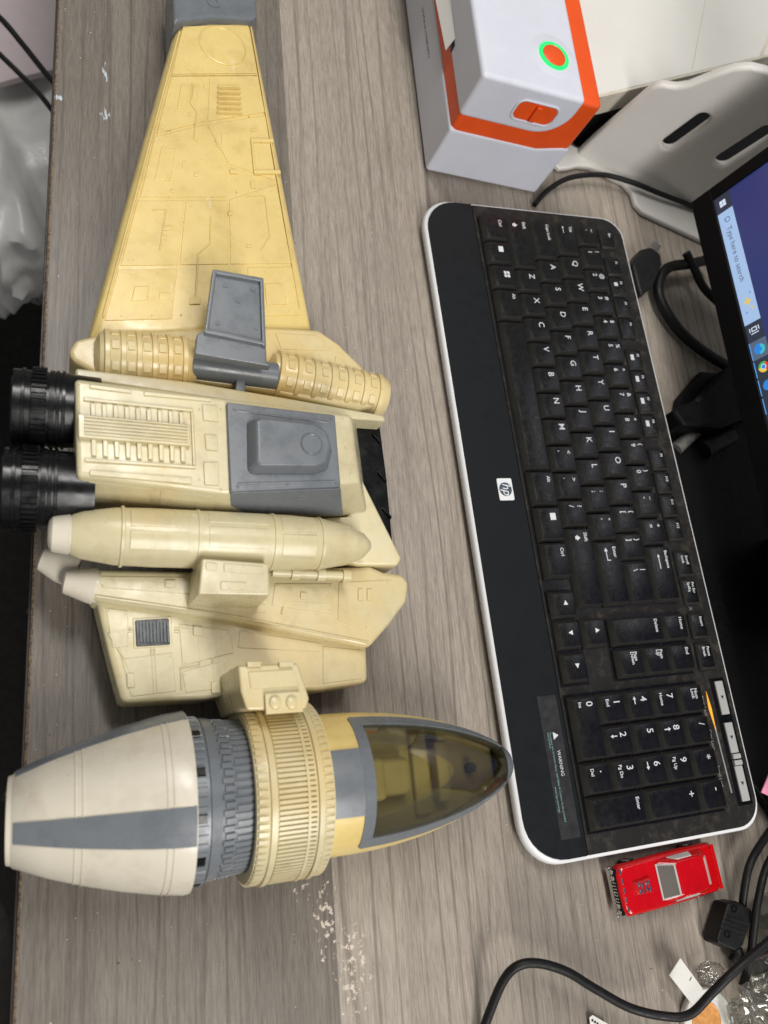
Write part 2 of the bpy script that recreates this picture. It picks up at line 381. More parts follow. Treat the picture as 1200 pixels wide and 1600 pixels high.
# ------------------------------------------------------------------ toy spacecraft (plain generic stand-in)
ship = thing('toy_spaceship', 'large aged cream and yellow plastic toy spaceship lying across the desk', 'toy spaceship', (-200, -240, 0))
def bil(q, s, t):
    a, b, c, d = q
    return a * (1 - s) * (1 - t) + b * s * (1 - t) + c * s * t + d * (1 - s) * t
def Z(v, z): return Vector((v.x, v.y, z))
# --- long wing
WZ = 41.0
WQ = [at(276, 30, WZ), at(397, 25, WZ), at(492, 520, WZ), at(134, 532, WZ)]        # tip-left, tip-right, root-right, root-left
def wing_ring(z, m):
    c = sum(WQ, Vector()) / 4; out = []
    for s, t in ((0, 0), (0.5, -0.004), (1, 0), (1, .25), (1, .5), (1, .75), (1, 1), (0.5, 1.0), (0, 1), (0, .75), (0, .5), (0, .25)):
        v = bil(WQ, s, t); e = Vector(((s - 0.5) * 2 * m, (0.5 - t) * 2 * m, 0)); out.append(Vector((v.x + e.x, v.y + e.y, z)))
    return out
wing = loft('wing', [wing_ring(17, -5), wing_ring(20, -1.5), wing_ring(26, 0), wing_ring(34, 0), wing_ring(38.5, -1.6), wing_ring(40.4, -4.2), wing_ring(41, -8)], 'yellow', ship, sharp=50)
def wpanel(poly, h=0.55, mat='yellow', name='panel', bev=0.25, par=None):
    top = [Z(bil(WQ, s, t), WZ + h) for s, t in poly]; bot = [Z(v, WZ - 0.8) for v in top]
    return loft(name, [bot, top], mat, par or wing, bev, 2)
g = 0.006
for poly in ([(.10, .03), (.90, .03), (.92, .20), (.10, .20)],
             [(.10, .21), (.44, .21), (.44, .36), (.09, .40)],
             [(.455, .21), (.92, .21), (.93, .33), (.455, .36)],
             [(.08, .412), (.44, .372), (.60, .50), (.60, .60), (.08, .60)],
             [(.455, .372), (.93, .342), (.93, .55), (.612, .495)],
             [(.07, .612), (.34, .612), (.34, .80), (.065, .80)],
             [(.35, .612), (.60, .612), (.60, .80), (.35, .80)],
             [(.612, .61), (.93, .562), (.94, .80), (.612, .80)],
             [(.06, .812), (.34, .812), (.34, .95), (.055, .95)],
             [(.70, .812), (.94, .812), (.945, .95), (.70, .95)]):
    wpanel(poly)
# round port near the tip: shallow dish with a rim
pc = Z(bil(WQ, .58, .105), WZ)
lathe('port', pc + Vector((0, 0, .3)), pc + Vector((0, 0, 2)), [(0, 15), (.7, 15), (.9, 14.4), (.35, 13.8), (.30, 0.2)], 'yellow', wing, 48, sharp=25)
# louvres
for i in range(6):
    t = .245 + i * .017
    a = Z(bil(WQ, .52, t), WZ + .4); b = Z(bil(WQ, .74, t + .004), WZ + .4)
    d = Vector((0, -1.5, 0))
    loft('louvre', [[a, b, b + d * 1.3, a + d * 1.3], [a + Vector((1, -.6, 2)), b + Vector((-1, -.6, 2)), b + d + Vector((-1, 0, 2)), a + d + Vector((1, 0, 2))]], 'yellow', wing, .3)
# raised square housing by the trailing edge and two small access plates
for (s0, t0, s1, t1, h) in ((.20, .24, .28, .32, 1.1), (.31, .24, .36, .29, 1.1), (.15, .86, .22, .90, 1.1), (.78, .86, .88, .92, 1.2), (.56, .40, .62, .44, 1.0), (.14, .45, .24, .55, 1.0)):
    wpanel([(s0, t0), (s1, t0), (s1, t1), (s0, t1)], h, name='access_plate', bev=.5)
def rivets(name, pts, mat, parent, r=0.55):
    L = []
    for p in pts:
        V = [p + Vector((math.cos(a) * r, math.sin(a) * r, 0)) for a in [k * math.pi / 3 for k in range(6)]] + [p + Vector((math.cos(a) * r * .6, math.sin(a) * r * .6, .42)) for a in [k * math.pi / 3 for k in range(6)]]
        F = [(k, (k + 1) % 6, 6 + (k + 1) % 6, 6 + k) for k in range(6)] + [(6, 7, 8, 9, 10, 11)]
        L.append((V, F))
    return joined(name, L, mat, parent)
pts = []
for t in (.045, .19, .22, .345, .425, .585, .63, .785, .825, .94):
    for s in (.12, .25, .38, .52, .66, .79, .89): 
        if random.random() < .75: pts.append(Z(bil(WQ, s, t), WZ + .5))
rivets('rivets', pts, 'yellow', wing)
for q_ in ([(.78, .42), (.96, .42), (.96, .432), (.78, .432)], [(.78, .432), (.80, .432), (.80, .52), (.78, .52)], [(.78, .52), (.97, .52), (.97, .532), (.78, .532)]): wpanel(q_, 2.0, name='bay_rim', bev=.6)
rng = random.Random(21)
for i in range(26):
    s0 = rng.uniform(.12, .84); t0 = rng.uniform(.22, .90); w_ = rng.choice((.02, .03, .05)); h_ = rng.choice((.008, .012, .02))
    if .5 < s0 < .78 and t0 < .36: continue
    if .55 < s0 + w_ and s0 < .85 and t0 > .78: continue
    wpanel([(s0, t0), (s0 + w_, t0), (s0 + w_, t0 + h_), (s0, t0 + h_)], rng.choice((.9, 1.2)), name='access_plate', bev=.3)
def wline(pts, r=.5): tube('conduit', [Z(bil(WQ, s, t), WZ + .5) for s, t in pts], r, 'yellow', wing, 6, 1, smooth=False)
wline([(.30, .23), (.30, .30), (.36, .33), (.36, .42)]); wline([(.50, .66), (.50, .74), (.44, .77), (.44, .90)]); wline([(.16, .64), (.24, .64), (.24, .76)]); wline([(.72, .60), (.84, .60), (.84, .72), (.78, .76)])
wline([(.10, .205), (.92, .205)], .4); wline([(.93, .04), (.945, .93)], .55); wline([(.075, .05), (.045, .94)], .55)
# --- plain grey end cap on the wing tip
cap = slab('tip_cap', [(268, -60), (400, -60), (402, 26), (395, 31), (330, 27), (282, 33), (271, 36)], 46, 10, 'grey', ship, 4, 3)
pcn = at(334, 4, 46); lathe('socket', pcn, pcn + Vector((0, 0, 3)), [(-.3, 4.2), (.5, 4.2), (.5, 2.6), (-.2, 2.4), (-.2, .1)], 'grey', cap, 20)
# --- root fairing
FZ = 44
fair = slab('root_fairing', [(107, 548), (118, 530), (170, 518), (300, 512), (420, 510), (498, 514), (530, 536), (585, 590), (603, 616), (600, 632), (560, 642), (430, 612), (300, 596), (150, 584), (112, 562)], FZ, 14, 'fair', ship, 5, 3)
def ppanel(name, px, z, h, mat, parent, bev=.3):
    top = [at(x, y, z + h) for x, y in px]; return loft(name, [[Z(v, z - .8) for v in top], top], mat, parent, bev)
ppanel('panel', [(190, 526), (300, 520), (305, 540), (195, 545)], FZ, .5, 'fair', fair)
ppanel('panel', [(430, 520), (495, 524), (520, 548), (440, 545)], FZ, .5, 'fair', fair)
ppanel('panel', [(525, 556), (560, 580), (585, 606), (560, 604), (522, 572)], FZ, .5, 'fair', fair)
# ribbed cowls either side of the hinge
def cowl(p0, p1, r, nr):
    L = (p1 - p0).length; a, s, u = frame_of(p1 - p0)
    c = lathe('ribbed_cowl', p0, p1, [(0, r * .55), (2.5, r * .9), (6, r), (L - 3, r), (L, r * .9), (L, r * .2)], 'fair', ship, 40)
    for i in range(nr):
        sv = 6 + (L - 12) * i / (nr - 1)
        lathe('rib', p0 + a * sv, p1, [(-1.6, r - .3), (-1.1, r + 1.0), (1.1, r + 1.0), (1.6, r - .3)], 'fair', c, 30, a0=-100, a1=100, thick=1.0)
    for i in range(nr - 1):
        sv = 6 + (L - 12) * (i + .5) / (nr - 1)
        for an in (-38, 4, 40):
            t = math.radians(an); q = p0 + a * sv + (u * math.cos(t) + s * math.sin(t)) * (r - .2); e1 = a; e2 = (s * math.cos(t) - u * math.sin(t)); e3 = (u * math.cos(t) + s * math.sin(t))
            B = [q - e1 * 1.9 - e2 * 2.4, q + e1 * 1.9 - e2 * 2.4, q + e1 * 1.9 + e2 * 2.4, q - e1 * 1.9 + e2 * 2.4]
            loft('pad', [B, [v + e3 * .8 for v in B]], 'fair', c, .25)
cowl(at(146, 560, 40), at(302, 572, 40), 14.5, 6)
cowl(at(416, 582, 40), at(598, 622, 36), 12.5, 7)
# --- hinge and folded grey lever
h0, h1 = at(298, 570, 47), at(432, 588, 47)
hinge = cyl('hinge_pin', h0, h1, 7.2, 'grey', ship, 28, ch=.6)
def tilt_slab(name, px, zf, th, mat, parent, bev):
    top = [at(x, y, zf(y)) for x, y in px]; return loft(name, [[v - Vector((0, 0, th)) for v in top], top], mat, parent, bev)
zf = lambda y: 66 + (520 - y) * 0.02
lever = tilt_slab('lever', [(333, 420), (412, 434), (417, 566), (424, 572), (304, 552), (308, 522), (320, 516)], zf, 6, 'grey', ship, .8)
for rim in ([(333, 420), (412, 434), (412, 440), (338, 427)], [(333, 420), (339, 422), (326, 517), (320, 516)], [(406, 434), (412, 434), (416, 540), (410, 540)], [(320, 512), (416, 533), (416, 539), (319, 519)]):
    tilt_slab('rim', rim, lambda y: zf(y) + 2.2, 3.2, 'grey', lever, .5)
tilt_slab('knuckle', [(372, 560), (385, 562), (383, 612), (368, 610)], lambda y: 50, 20, 'grey', lever, .6)
for q in ((352, 446), (395, 452), (340, 505), (400, 512), (372, 470)):
    p = at(q[0], q[1], zf(q[1])); cyl('moulding_mark', p - Vector((0, 0, .3)), p + Vector((0, 0, .3)), 1.4, 'grey', lever, 12)
# --- fuselage
BZ = 76
def pxring(px, z): return [at(x, y, z) for x, y in px]
top = [(117, 592), (350, 622), (548, 648), (562, 752), (352, 770), (120, 742)]
r76 = pxring(top, BZ)
cen = sum(r76, Vector()) / 6
def grow(ring, dx, dy, z): return [Vector((v.x + math.copysign(dx, v.x - cen.x), v.y + math.copysign(dy, v.y - cen.y), z)) for v in ring]
low = pxring([(113, 600), (350, 630), (556, 660), (574, 800), (352, 806), (116, 778)], 56)
body = loft('fuselage', [[Z(v, 10) for v in low], low, r76], 'cream', ship, 2.2, 3)
# flat deck flange between wing fairing and fuselage
slab('deck_flange', [(118, 574), (300, 596), (430, 618), (600, 648), (604, 658), (520, 652), (350, 626), (116, 592)], 52, 20, 'cream', ship, 1.5)
# hatch
hatch = slab('hatch', [(354, 628), (524, 648), (533, 760), (360, 768)], BZ + 2.4, BZ - 2, 'grey', ship, .9)
ap = [at(360, 770, BZ + 1.0), at(533, 763, BZ + 1.0), at(537, 806, 57.5), at(357, 802, 57.5)]
loft('hatch_apron', [[v + Vector((0, 6, -6)) for v in ap], ap], 'grey', hatch, .8)
for i in range(4):
    f = .25 + i * .14
    a = ap[0].lerp(ap[3], f).lerp(ap[1].lerp(ap[2], f), .32); b = ap[0].lerp(ap[3], f).lerp(ap[1].lerp(ap[2], f), .66)
    tube('apron_slot', [a, b], .55, 'grey', hatch, 6, 2)
hb = [(384, 660), (395, 655), (490, 666), (512, 680), (519, 705), (512, 735), (490, 742), (392, 742), (385, 736)]
b0 = pxring(hb, BZ + 2.2); hc = sum(b0, Vector()) / len(b0)
loft('hatch_dome', [b0, [Z(hc + (v - hc) * .84, BZ + 10) for v in b0]], 'grey', hatch, 1.6, 3)
lathe('hatch_disc', at(487, 694, BZ + 10), at(487, 694, BZ + 10) + Vector((0, 0, 1)), [(-.4, 5.6), (.5, 5.6), (.7, 5.2), (.35, 4.8), (.3, .1)], 'grey', hatch, 28, sharp=25)
for a, b in (((370, 642), (512, 660)), ((372, 756), (524, 752))):
    p, q = at(*a, BZ + 2.4), at(*b, BZ + 2.4); tube('edge_bead', [p, q], .6, 'grey', hatch, 6, 2)
rivets('hatch_screws', [at(x, y, BZ + 2.4) for x, y in ((366, 640), (518, 655), (372, 760), (526, 755), (440, 650), (450, 757))], 'grey', hatch, .9)
# engine-cover grille: a frame, cross bars and a ribbed centre spine
gq = pxring([(130, 622), (302, 640), (306, 733), (132, 722)], BZ)
def gp(s, t, h): return Z(bil(gq, s, t), BZ + h)
for a in (((0, 0), (1, 0), (1, .05), (0, .05)), ((0, .95), (1, .95), (1, 1), (0, 1)), ((.97, .05), (1, .05), (1, .95), (.97, .95))):
    loft('grille_frame', [[gp(s, t, -.8) for s, t in a], [gp(s, t, 1.2) for s, t in a]], 'cream', body, .4)
for i in range(9):
    s0 = .06 + i * .10; a = ((s0, .09), (s0 + .045, .09), (s0 + .045, .91), (s0, .91))
    loft('grille_bar', [[gp(s, t, -.8) for s, t in a], [gp(s, t, 1.7) for s, t in a]], 'cream', body, .35)
a = ((-.05, .30), (.95, .30), (.95, .66), (-.05, .66)); spine = loft('grille_spine', [[gp(s, t, -.8) for s, t in a], [gp(s, t, 3.0) for s, t in a]], 'cream', body, .5)
for i in range(6):
    t0 = .325 + i * .054; a = ((.0, t0), (.93, t0), (.93, t0 + .024), (.0, t0 + .024))
    loft('spine_ridge', [[gp(s, t, 2.6) for s, t in a], [gp(s, t, 3.8) for s, t in a]], 'cream', spine, .2)
for px in ([(316, 632), (340, 634), (341, 658), (318, 656)], [(320, 678), (340, 680), (341, 704), (322, 702)], [(318, 722), (342, 722), (343, 758), (320, 757)], [(140, 600), (205, 608), (205, 614), (140, 606)], [(225, 611), (330, 622), (330, 627), (225, 617)], [(140, 734), (300, 746), (300, 756), (140, 742)]):
    ppanel('access_plate', px, BZ, .9, 'cream', body, .35)
rivets('rivets', [at(x, y, BZ) for x, y in ((124, 600), (124, 735), (312, 640), (345, 640), (312, 750), (346, 765), (536, 655), (548, 740), (540, 700))], 'cream', body)
sl = lambda s, t: low[4].lerp(low[5], s).lerp(r76[4].lerp(r76[5], s), t)
for s0, s1 in ((.08, .45), (.52, .92)):
    q = [sl(s0, .15), sl(s1, .15), sl(s1, .8), sl(s0, .8)]; nrm = Vector((0, -.7, .7))
    loft('side_plate', [[v - nrm for v in q], [v + nrm * .5 for v in q]], 'cream', body, .3)
# forward shoulder plate and black chassis
sh_t = [at(536, 650, 70), at(552, 650, 70), at(568, 752, 62), at(628, 872, 46), at(622, 884, 46), at(560, 884, 46), at(440, 846, 48), at(440, 812, 52), at(546, 806, 54)]
loft('shoulder', [[Z(v, 12) for v in sh_t], sh_t], 'cream', ship, 1.6)
ch = slab('chassis', [(553, 652), (594, 664), (604, 740), (614, 846), (606, 862), (560, 800)], 40, 4, 'black', ship, 1.2)
for y in (676, 735, 792):
    x = 582 + (y - 676) * .13; v = [at(x, y, 40), at(x + 14, y + 16, 40), at(x + 13, y + 20, 40), at(x - 1, y + 4, 40)]
    loft('fin', [[Z(q, 36) for q in v], [Z(q, 41.5) for q in v]], 'black', ch, .4)
# --- engines
def engine(y, z, r, x0, x1):
    p0 = Vector((x0, y, z)); p1 = Vector((x1, y, z)); L = x0 - x1
    e = lathe('engine', p0, p1, [(-6, r * .95), (L * .45, r), (L * .45, r * 1.03), (L * .52, r * 1.03), (L * .52, r * .98), (L, r * 1.0), (L + .8, r * .96), (L, r * .86), (L * .5, r * .8), (L * .5, .2)], 'black', ship, 44)
    a, s, u = frame_of(p1 - p0)
    lathe('ring', p0 + a * (L * .56), p1, [(0, r * .98), (.4, r * 1.05), (L * .2, r * 1.05), (L * .2 + .4, r * .98)], 'black', e, 44)
    tl = []
    for i in range(44):
        t = 2 * math.pi * i / 44; o_ = u * math.cos(t) + s * math.sin(t); ta = s * math.cos(t) - u * math.sin(t); q = p0 + a * (L * .56) + o_ * r * 1.03
        B = [q - ta * .7, q + ta * .7, q + ta * .7 + a * L * .2, q - ta * .7 + a * L * .2]
        tl.append(loft_vf([B, [v + o_ * 1.1 for v in B]]))
    joined('ring_teeth', tl, 'black', e)
    for f_ in (.30, .38, .84): lathe('step_ring', p0 + a * (L * f_), p1, [(0, r * .97), (.3, r * 1.04), (1.6, r * 1.04), (1.9, r * .97)], 'black', e, 44)
y1 = at(60, 636, 56).y; y2 = at(60, 762, 56).y
engine(y1, 54, 18.0, -260, -292); engine(y2, 54, 18.5, -262, -294)
# --- long tank along the side
t0, t1 = at(76, 834, 60), at(580, 853, 60); TL = (t1 - t0).length
tank = lathe('tank', t0, t1, [(9.5, 9.2), (14, 11.0), (28, 13.3), (45, 13.8), (TL - 45, 13.8), (TL - 28, 13.0), (TL - 14, 10.3), (TL - 5, 6.6), (TL - 1, 2.6), (TL, .3)], 'pale', ship, 48, sharp=40)
M['cream2'] = M['cream']; tank.data.materials[0] = M['cream']
lathe('tank_nose', t0, t1, [(-.5, 3.5), (0, 6), (1.5, 8.0), (8.6, 9.2), (8.8, 8.8), (9.8, 8.6)], 'pale', tank, 40, sharp=40)
ta = (t1 - t0).normalized()
for sv, wd in ((30, 1.6), (64, 1.6), (100, 1.6), (124, 1.4)):
    lathe('band', t0 + ta * sv, t1, [(0, 13.4 if sv < 124 else 12.6), (.3, 14.3 if sv < 124 else 13.6), (wd, 14.3 if sv < 124 else 13.6), (wd + .3, 13.4 if sv < 124 else 12.6)], 'cream', tank, 48)
for sv, ln, a0, a1 in ((34, 26, -40, -5), (34, 26, 5, 45), (69, 28, -30, 10), (69, 28, 20, 60), (104, 17, -45, 0), (104, 17, 8, 50)):
    lathe('tank_panel', t0 + ta * sv, t1, [(0, 14.1), (ln, 14.1)], 'cream', tank, 10, a0=a0, a1=a1, thick=1.0, bevel=.2)
for i in range(14):
    p = at(264 + i * 11.6, 802 + i * .9, 70); q = at(272 + i * 11.6, 802.6 + i * .9, 70)
    V = [p, q, q + Vector((0, -5, -1.5)), p + Vector((0, -5, -1.5))]
    loft('rack_tooth', [[v - Vector((0, 0, 4)) for v in V], [v + Vector((0, 0, 1.2)) for v in V]], 'cream', tank, .3)
# strap box over the tank
bxp = [(316, 872), (420, 880), (422, 930), (310, 928)]
bb = pxring(bxp, 74); bc = sum(bb, Vector()) / 4
sb = loft('strap_box', [[Z(bc + (v - bc) * 1.06, 40) for v in bb], [Z(bc + (v - bc) * 1.03, 66) for v in bb], bb], 'cream', ship, 1.0)
ppanel('box_plate', [(322, 878), (340, 880), (340, 892), (322, 890)], 74, .5, 'cream', sb); ppanel('box_plate', [(350, 880), (412, 885), (412, 897), (350, 893)], 74, .5, 'cream', sb)
ppanel('box_plate', [(345, 908), (385, 910), (385, 922), (345, 921)], 74, .5, 'cream', sb)
p, q = at(425, 894, 56), at(540, 900, 56); tube('rail', [p, q], 2.4, 'cream', ship, 10, 2)
for f in (.25, .6, .95):
    c_ = p.lerp(q, f); cyl('rail_clip', c_, c_ + (q - p).normalized() * 4, 3.4, 'cream', ship, 12)
# --- short side wings
def fin(name, px, z1, z0, bev, mat='cream'): return slab(name, px, z1, z0, mat, ship, bev, 3)
f1 = fin('upper_side_wing', [(140, 888), (300, 892), (580, 884), (600, 893), (630, 896), (641, 910), (636, 940), (610, 975), (578, 1012), (360, 968), (142, 936)], 46, 22, 4)
f2 = fin('lower_side_wing', [(148, 930), (360, 962), (574, 1004), (576, 1066), (500, 1078), (400, 1078), (320, 1092), (190, 1098), (172, 1030)], 38, 12, 3)
for px in ([(152, 900), (300, 902), (298, 928), (160, 918)], [(430, 912), (520, 912), (520, 958), (425, 946)], [(530, 910), (612, 906), (616, 930), (570, 985), (528, 968)], [(310, 940), (415, 944), (415, 958), (310, 945)]): ppanel('panel', px, 46, .5, 'cream', f1)
for px in ([(258, 906), (274, 906), (274, 918), (258, 917)], [(470, 925), (480, 926), (480, 936), (470, 935)], [(560, 920), (568, 920), (568, 938), (560, 938)], [(574, 920), (582, 920), (582, 938), (574, 938)]): ppanel('access_plate', px, 46.4, .9, 'cream', f1)
for px in ([(165, 950), (200, 955), (200, 1010), (176, 1012)], [(280, 975), (360, 985), (365, 1020), (285, 1040)], [(375, 985), (500, 1005), (500, 1018), (372, 1012)], [(190, 1030), (270, 1020), (275, 1080), (205, 1088)], [(285, 1050), (352, 1032), (352, 1075), (290, 1082)], [(505, 1010), (565, 1016), (566, 1060), (505, 1068)]): ppanel('panel', px, 38, .5, 'cream', f2)
for px in ([(302, 978), (318, 980), (318, 994), (302, 992)], [(198, 1052), (210, 1052), (211, 1074), (199, 1074)], [(330, 1066), (344, 1064), (345, 1082), (331, 1083)]): ppanel('access_plate', px, 38.4, 1.0, 'cream', f2)
rivets('rivets', [at(x, y, 46.4) for x, y in ((156, 903), (296, 906), (162, 915), (434, 916), (516, 916), (516, 954), (535, 914), (606, 910), (532, 964), (572, 980))], 'cream', f1)
rivets('rivets', [at(x, y, 38.4) for x, y in ((170, 955), (196, 960), (180, 1008), (285, 980), (356, 990), (290, 1036), (195, 1034), (266, 1026), (208, 1084), (290, 1054))], 'cream', f2)
def pline(par, z, pts, r=.5, mat='cream'): tube('conduit', [at(x, y, z) for x, y in pts], r, mat, par, 6, 1, smooth=False)
for off in (0, 5):
    pline(f2, 38.2, [(236 + off, 1014), (240 + off, 1082)]); pline(f2, 38.2, [(272, 982 + off), (302, 984 + off)]); pline(f2, 38.2, [(172, 985 + off * .8), (206, 982 + off * .8)])
pline(f2, 38.2, [(310, 994), (312, 1040), (282, 1044), (284, 1078)]); pline(f2, 38.2, [(204, 1052), (184, 1012), (170, 990)]); pline(f2, 38.2, [(344, 985), (346, 1010), (332, 1030), (334, 1062)])
pline(f1, 46.2, [(150, 932), (360, 962), (576, 1004)], .6); pline(f1, 46.2, [(440, 960), (444, 940), (520, 944)]); pline(f1, 46.2, [(180, 908), (240, 910), (250, 922)])
# small rounded end caps on the rear edge
c0 = at(98, 908, 40); c1 = at(150, 916, 40); lathe('end_cap', c0, c1, [(0, 4), (1, 5.6), (12, 8.5), (14.5, 8.8), (14.6, 8), (16, 8)], 'pale', ship, 28, sharp=40)
c0 = at(62, 872, 30); c1 = at(118, 890, 30); lathe('end_cap', c0, c1, [(0, 4), (1, 5.6), (10, 8.5), (18, 9)], 'pale', ship, 28, sharp=40)
# ridged push button
bz = 38.6
slab('button_frame', [(207, 966), (268, 963), (270, 1010), (209, 1013)], bz, 36, 'cream', ship, .5)
btn = slab('ridged_button', [(211, 969), (264, 966), (266, 1007), (213, 1010)], bz + .8, 34, 'dgrey', ship, .6)
for i in range(9):
    x = 217 + i * 5.4; V = [at(x, 972, bz + .8), at(x + 2.8, 972, bz + .8), at(x + 4.2, 1004, bz + .8), at(x + 1.4, 1004, bz + .8)]
    loft('button_ridge', [V, [v + Vector((0, 0, 1.2)) for v in V]], 'grey', btn, .25)
# --- round capsule at the end
PZ = 41.5
k0, k1 = at(10, 1282, PZ), at(793, 1193, PZ); PL = (k1 - k0).length; pa = (k1 - k0).normalized(); _, ps, pu = frame_of(k1 - k0)
S_ = lambda px: (at(px, 1270 - (px - 10) * 0.1137, PZ + 37) - k0).dot(pa)
tailend = S_(308)
prof = [(0, 14.5), (.3, 17.6), (2.2, 18.2), (2.6, 18.9), (tailend * .22, 24.6), (tailend * .42, 29.6), (tailend * .62, 33.8), (tailend * .82, 37.2), (tailend * .97, 39.0), (tailend, 38.8), (tailend, 34)]
tail = lathe('tail_cone', k0, k1, prof, 'pale', ship, 64, sharp=40)
def rad(sv): 
    for (a, ra), (b, rb) in zip(prof, prof[1:]):
        if a <= sv <= b and b > a: return ra + (rb - ra) * (sv - a) / (b - a)
    return 38
for f0 in (.36, .40, .84, .875):
    sv = tailend * f0; lathe('seam_bead', k0 + pa * sv, k1, [(-.5, rad(sv) - .2), (-.2, rad(sv) + .35), (.2, rad(sv) + .4), (.5, rad(sv) - .1)], 'pale', tail, 64)
for i in range(4):
    an = -15 + i * 88
    lathe('stripe', k0, k1, [(sv, rad(sv) + .5) for sv in [3 + (tailend - 3.4) * j / 8 for j in range(9)]], 'grey', tail, 8, a0=an - 12, a1=an + 12, thick=1.4)
# ribbed drum
d0 = tailend - 1; d1 = S_(412)
drum = lathe('drum', k0 + pa * d0, k1, [(0, 33), (0, 36.2), (6.5, 36.2), (6.5, 35.0), (12, 34.6), (12, 33.8), (d1 - d0, 32.6)], 'grey', ship, 64)
def around(name, sv, ln, wd, r, h, n, mat, parent, a0=0.0, stuff=True, taper=0.0, jig=None):
    L = []
    for i in range(n):
        t = math.radians(a0) + 2 * math.pi * i / n; o_ = pu * math.cos(t) + ps * math.sin(t); tg = ps * math.cos(t) - pu * math.sin(t)
        s0 = sv + (jig[i % len(jig)] if jig else 0); q = k0 + pa * s0 + o_ * r; e = k0 + pa * (s0 + ln) + o_ * (r - taper)
        B = [q - tg * wd / 2, q + tg * wd / 2, e + tg * wd / 2, e - tg * wd / 2]; wv = tg * wd * .12
        T = [B[0] + o_ * h + wv + pa * h * .3, B[1] + o_ * h - wv + pa * h * .3, B[2] + o_ * h - wv - pa * h * .3, B[3] + o_ * h + wv - pa * h * .3]
        if stuff: L.append(loft_vf([B, T]))
        else: loft(name, [B, T], mat, parent)
    if stuff: return joined(name, L, mat, parent)
around('drum_blocks', d0 + .4, 5.4, 2.4, 36.0, .7, 60, 'grey', drum)
lathe('drum_band', k0 + pa * (d0 + 7.0), k1, [(0, 34.8), (.3, 35.6), (4.4, 35.2), (4.7, 34.4)], 'grey', drum, 64)
around('drum_slats', d0 + 12.2, 5.2, 2.6, 33.6, 1.0, 66, 'grey', drum, jig=[0, .9], taper=.3)
around('drum_slats', d0 + 18.0, d1 - d0 - 18, 2.4, 33.1, .9, 66, 'grey', drum, a0=2.7, jig=[0, -1.2], taper=.5)
around('drum_window', d0 + 1.0, 4.4, 4.4, 35.6, 1.5, 12, 'black', drum, a0=-12, stuff=False)
# collar ring
g0 = S_(398); g1 = S_(522); GL = g1 - g0; RR = 40.0
ring = lathe('collar_ring', k0 + pa * g0, k1, [(1, 33), (0, 36.8), (.4, RR - 1.6), (6, RR - .6), (6.3, RR + .5), (8.6, RR + .5), (8.9, RR - .8), (GL - 8.2, RR - 1.0), (GL - 8, RR + .3), (GL - 6, RR + .3), (GL - 5.7, RR - .8), (GL - .4, RR - 1.6), (GL, RR - 4), (GL, 32)], 'cream', ship, 72)
around('ring_teeth', g0 + .7, 4.9, 2.4, RR - 1.5, 1.2, 72, 'cream', ring)
around('ring_teeth', g1 - 5.2, 4.4, 2.4, RR - 1.6, 1.0, 72, 'cream', ring)
for i in range(52):
    t = math.radians(-78 + i * 3.1)
    o_ = pu * math.cos(t) + ps * math.sin(t); tg = ps * math.cos(t) - pu * math.sin(t); q = k0 + pa * (g0 + 9.6) + o_ * (RR - 1.1); e = k0 + pa * (g1 - 9.0) + o_ * (RR - 1.1)
    B = [q - tg * .65, q + tg * .65, e + tg * .65, e - tg * .65]; loft('ring_slat', [B, [v + o_ * 1.2 for v in B]], 'cream', ring)
lathe('ring_rib', k0 + pa * (g0 + GL * .62), k1, [(0, RR - 1.1), (.2, RR + .5), (1.4, RR + .5), (1.6, RR - 1.1)], 'cream', ring, 50, a0=-80, a1=86, thick=1.0)
for an in (86, 97, 108):
    t = math.radians(an); o_ = pu * math.cos(t) + ps * math.sin(t); q = k0 + pa * (g0 + GL * .55) + o_ * (RR - 1); lathe('ring_knob', q, q + o_ * 4, [(0, 3.4), (2.2, 3.2), (3.2, 2.2), (3.4, .2)], 'cream', ring, 16)
# bracket joining the capsule to the side wing
br_t = pxring([(372, 1040), (466, 1036), (484, 1092), (478, 1108), (386, 1110), (376, 1080)], 80)
br = loft('bracket', [[Z(v, 20) + Vector((0, 1.5, 0)) for v in br_t], [v + Vector((0, 1, -8)) for v in br_t], br_t], 'cream', ship, 1.2)
ppanel('bracket_plate', [(388, 1050), (458, 1046), (468, 1072), (392, 1076)], 80, .6, 'cream', br)
for x in (386, 436): ppanel('bracket_lug', [(x, 1034), (x + 22, 1033), (x + 23, 1041), (x + 1, 1042)], 80, 2, 'cream', br)
ppanel('bolt_plate', [(414, 1084), (470, 1080), (474, 1112), (416, 1116)], 81, 1.2, 'cream', br)
for x in (430, 456):
    q = at(x, 1098, 82); lathe('bolt', q, q + Vector((0, 0, 2)), [(0, 3), (1.2, 2.6), (1.6, 1.6), (1.7, .1)], 'cream', br, 16)
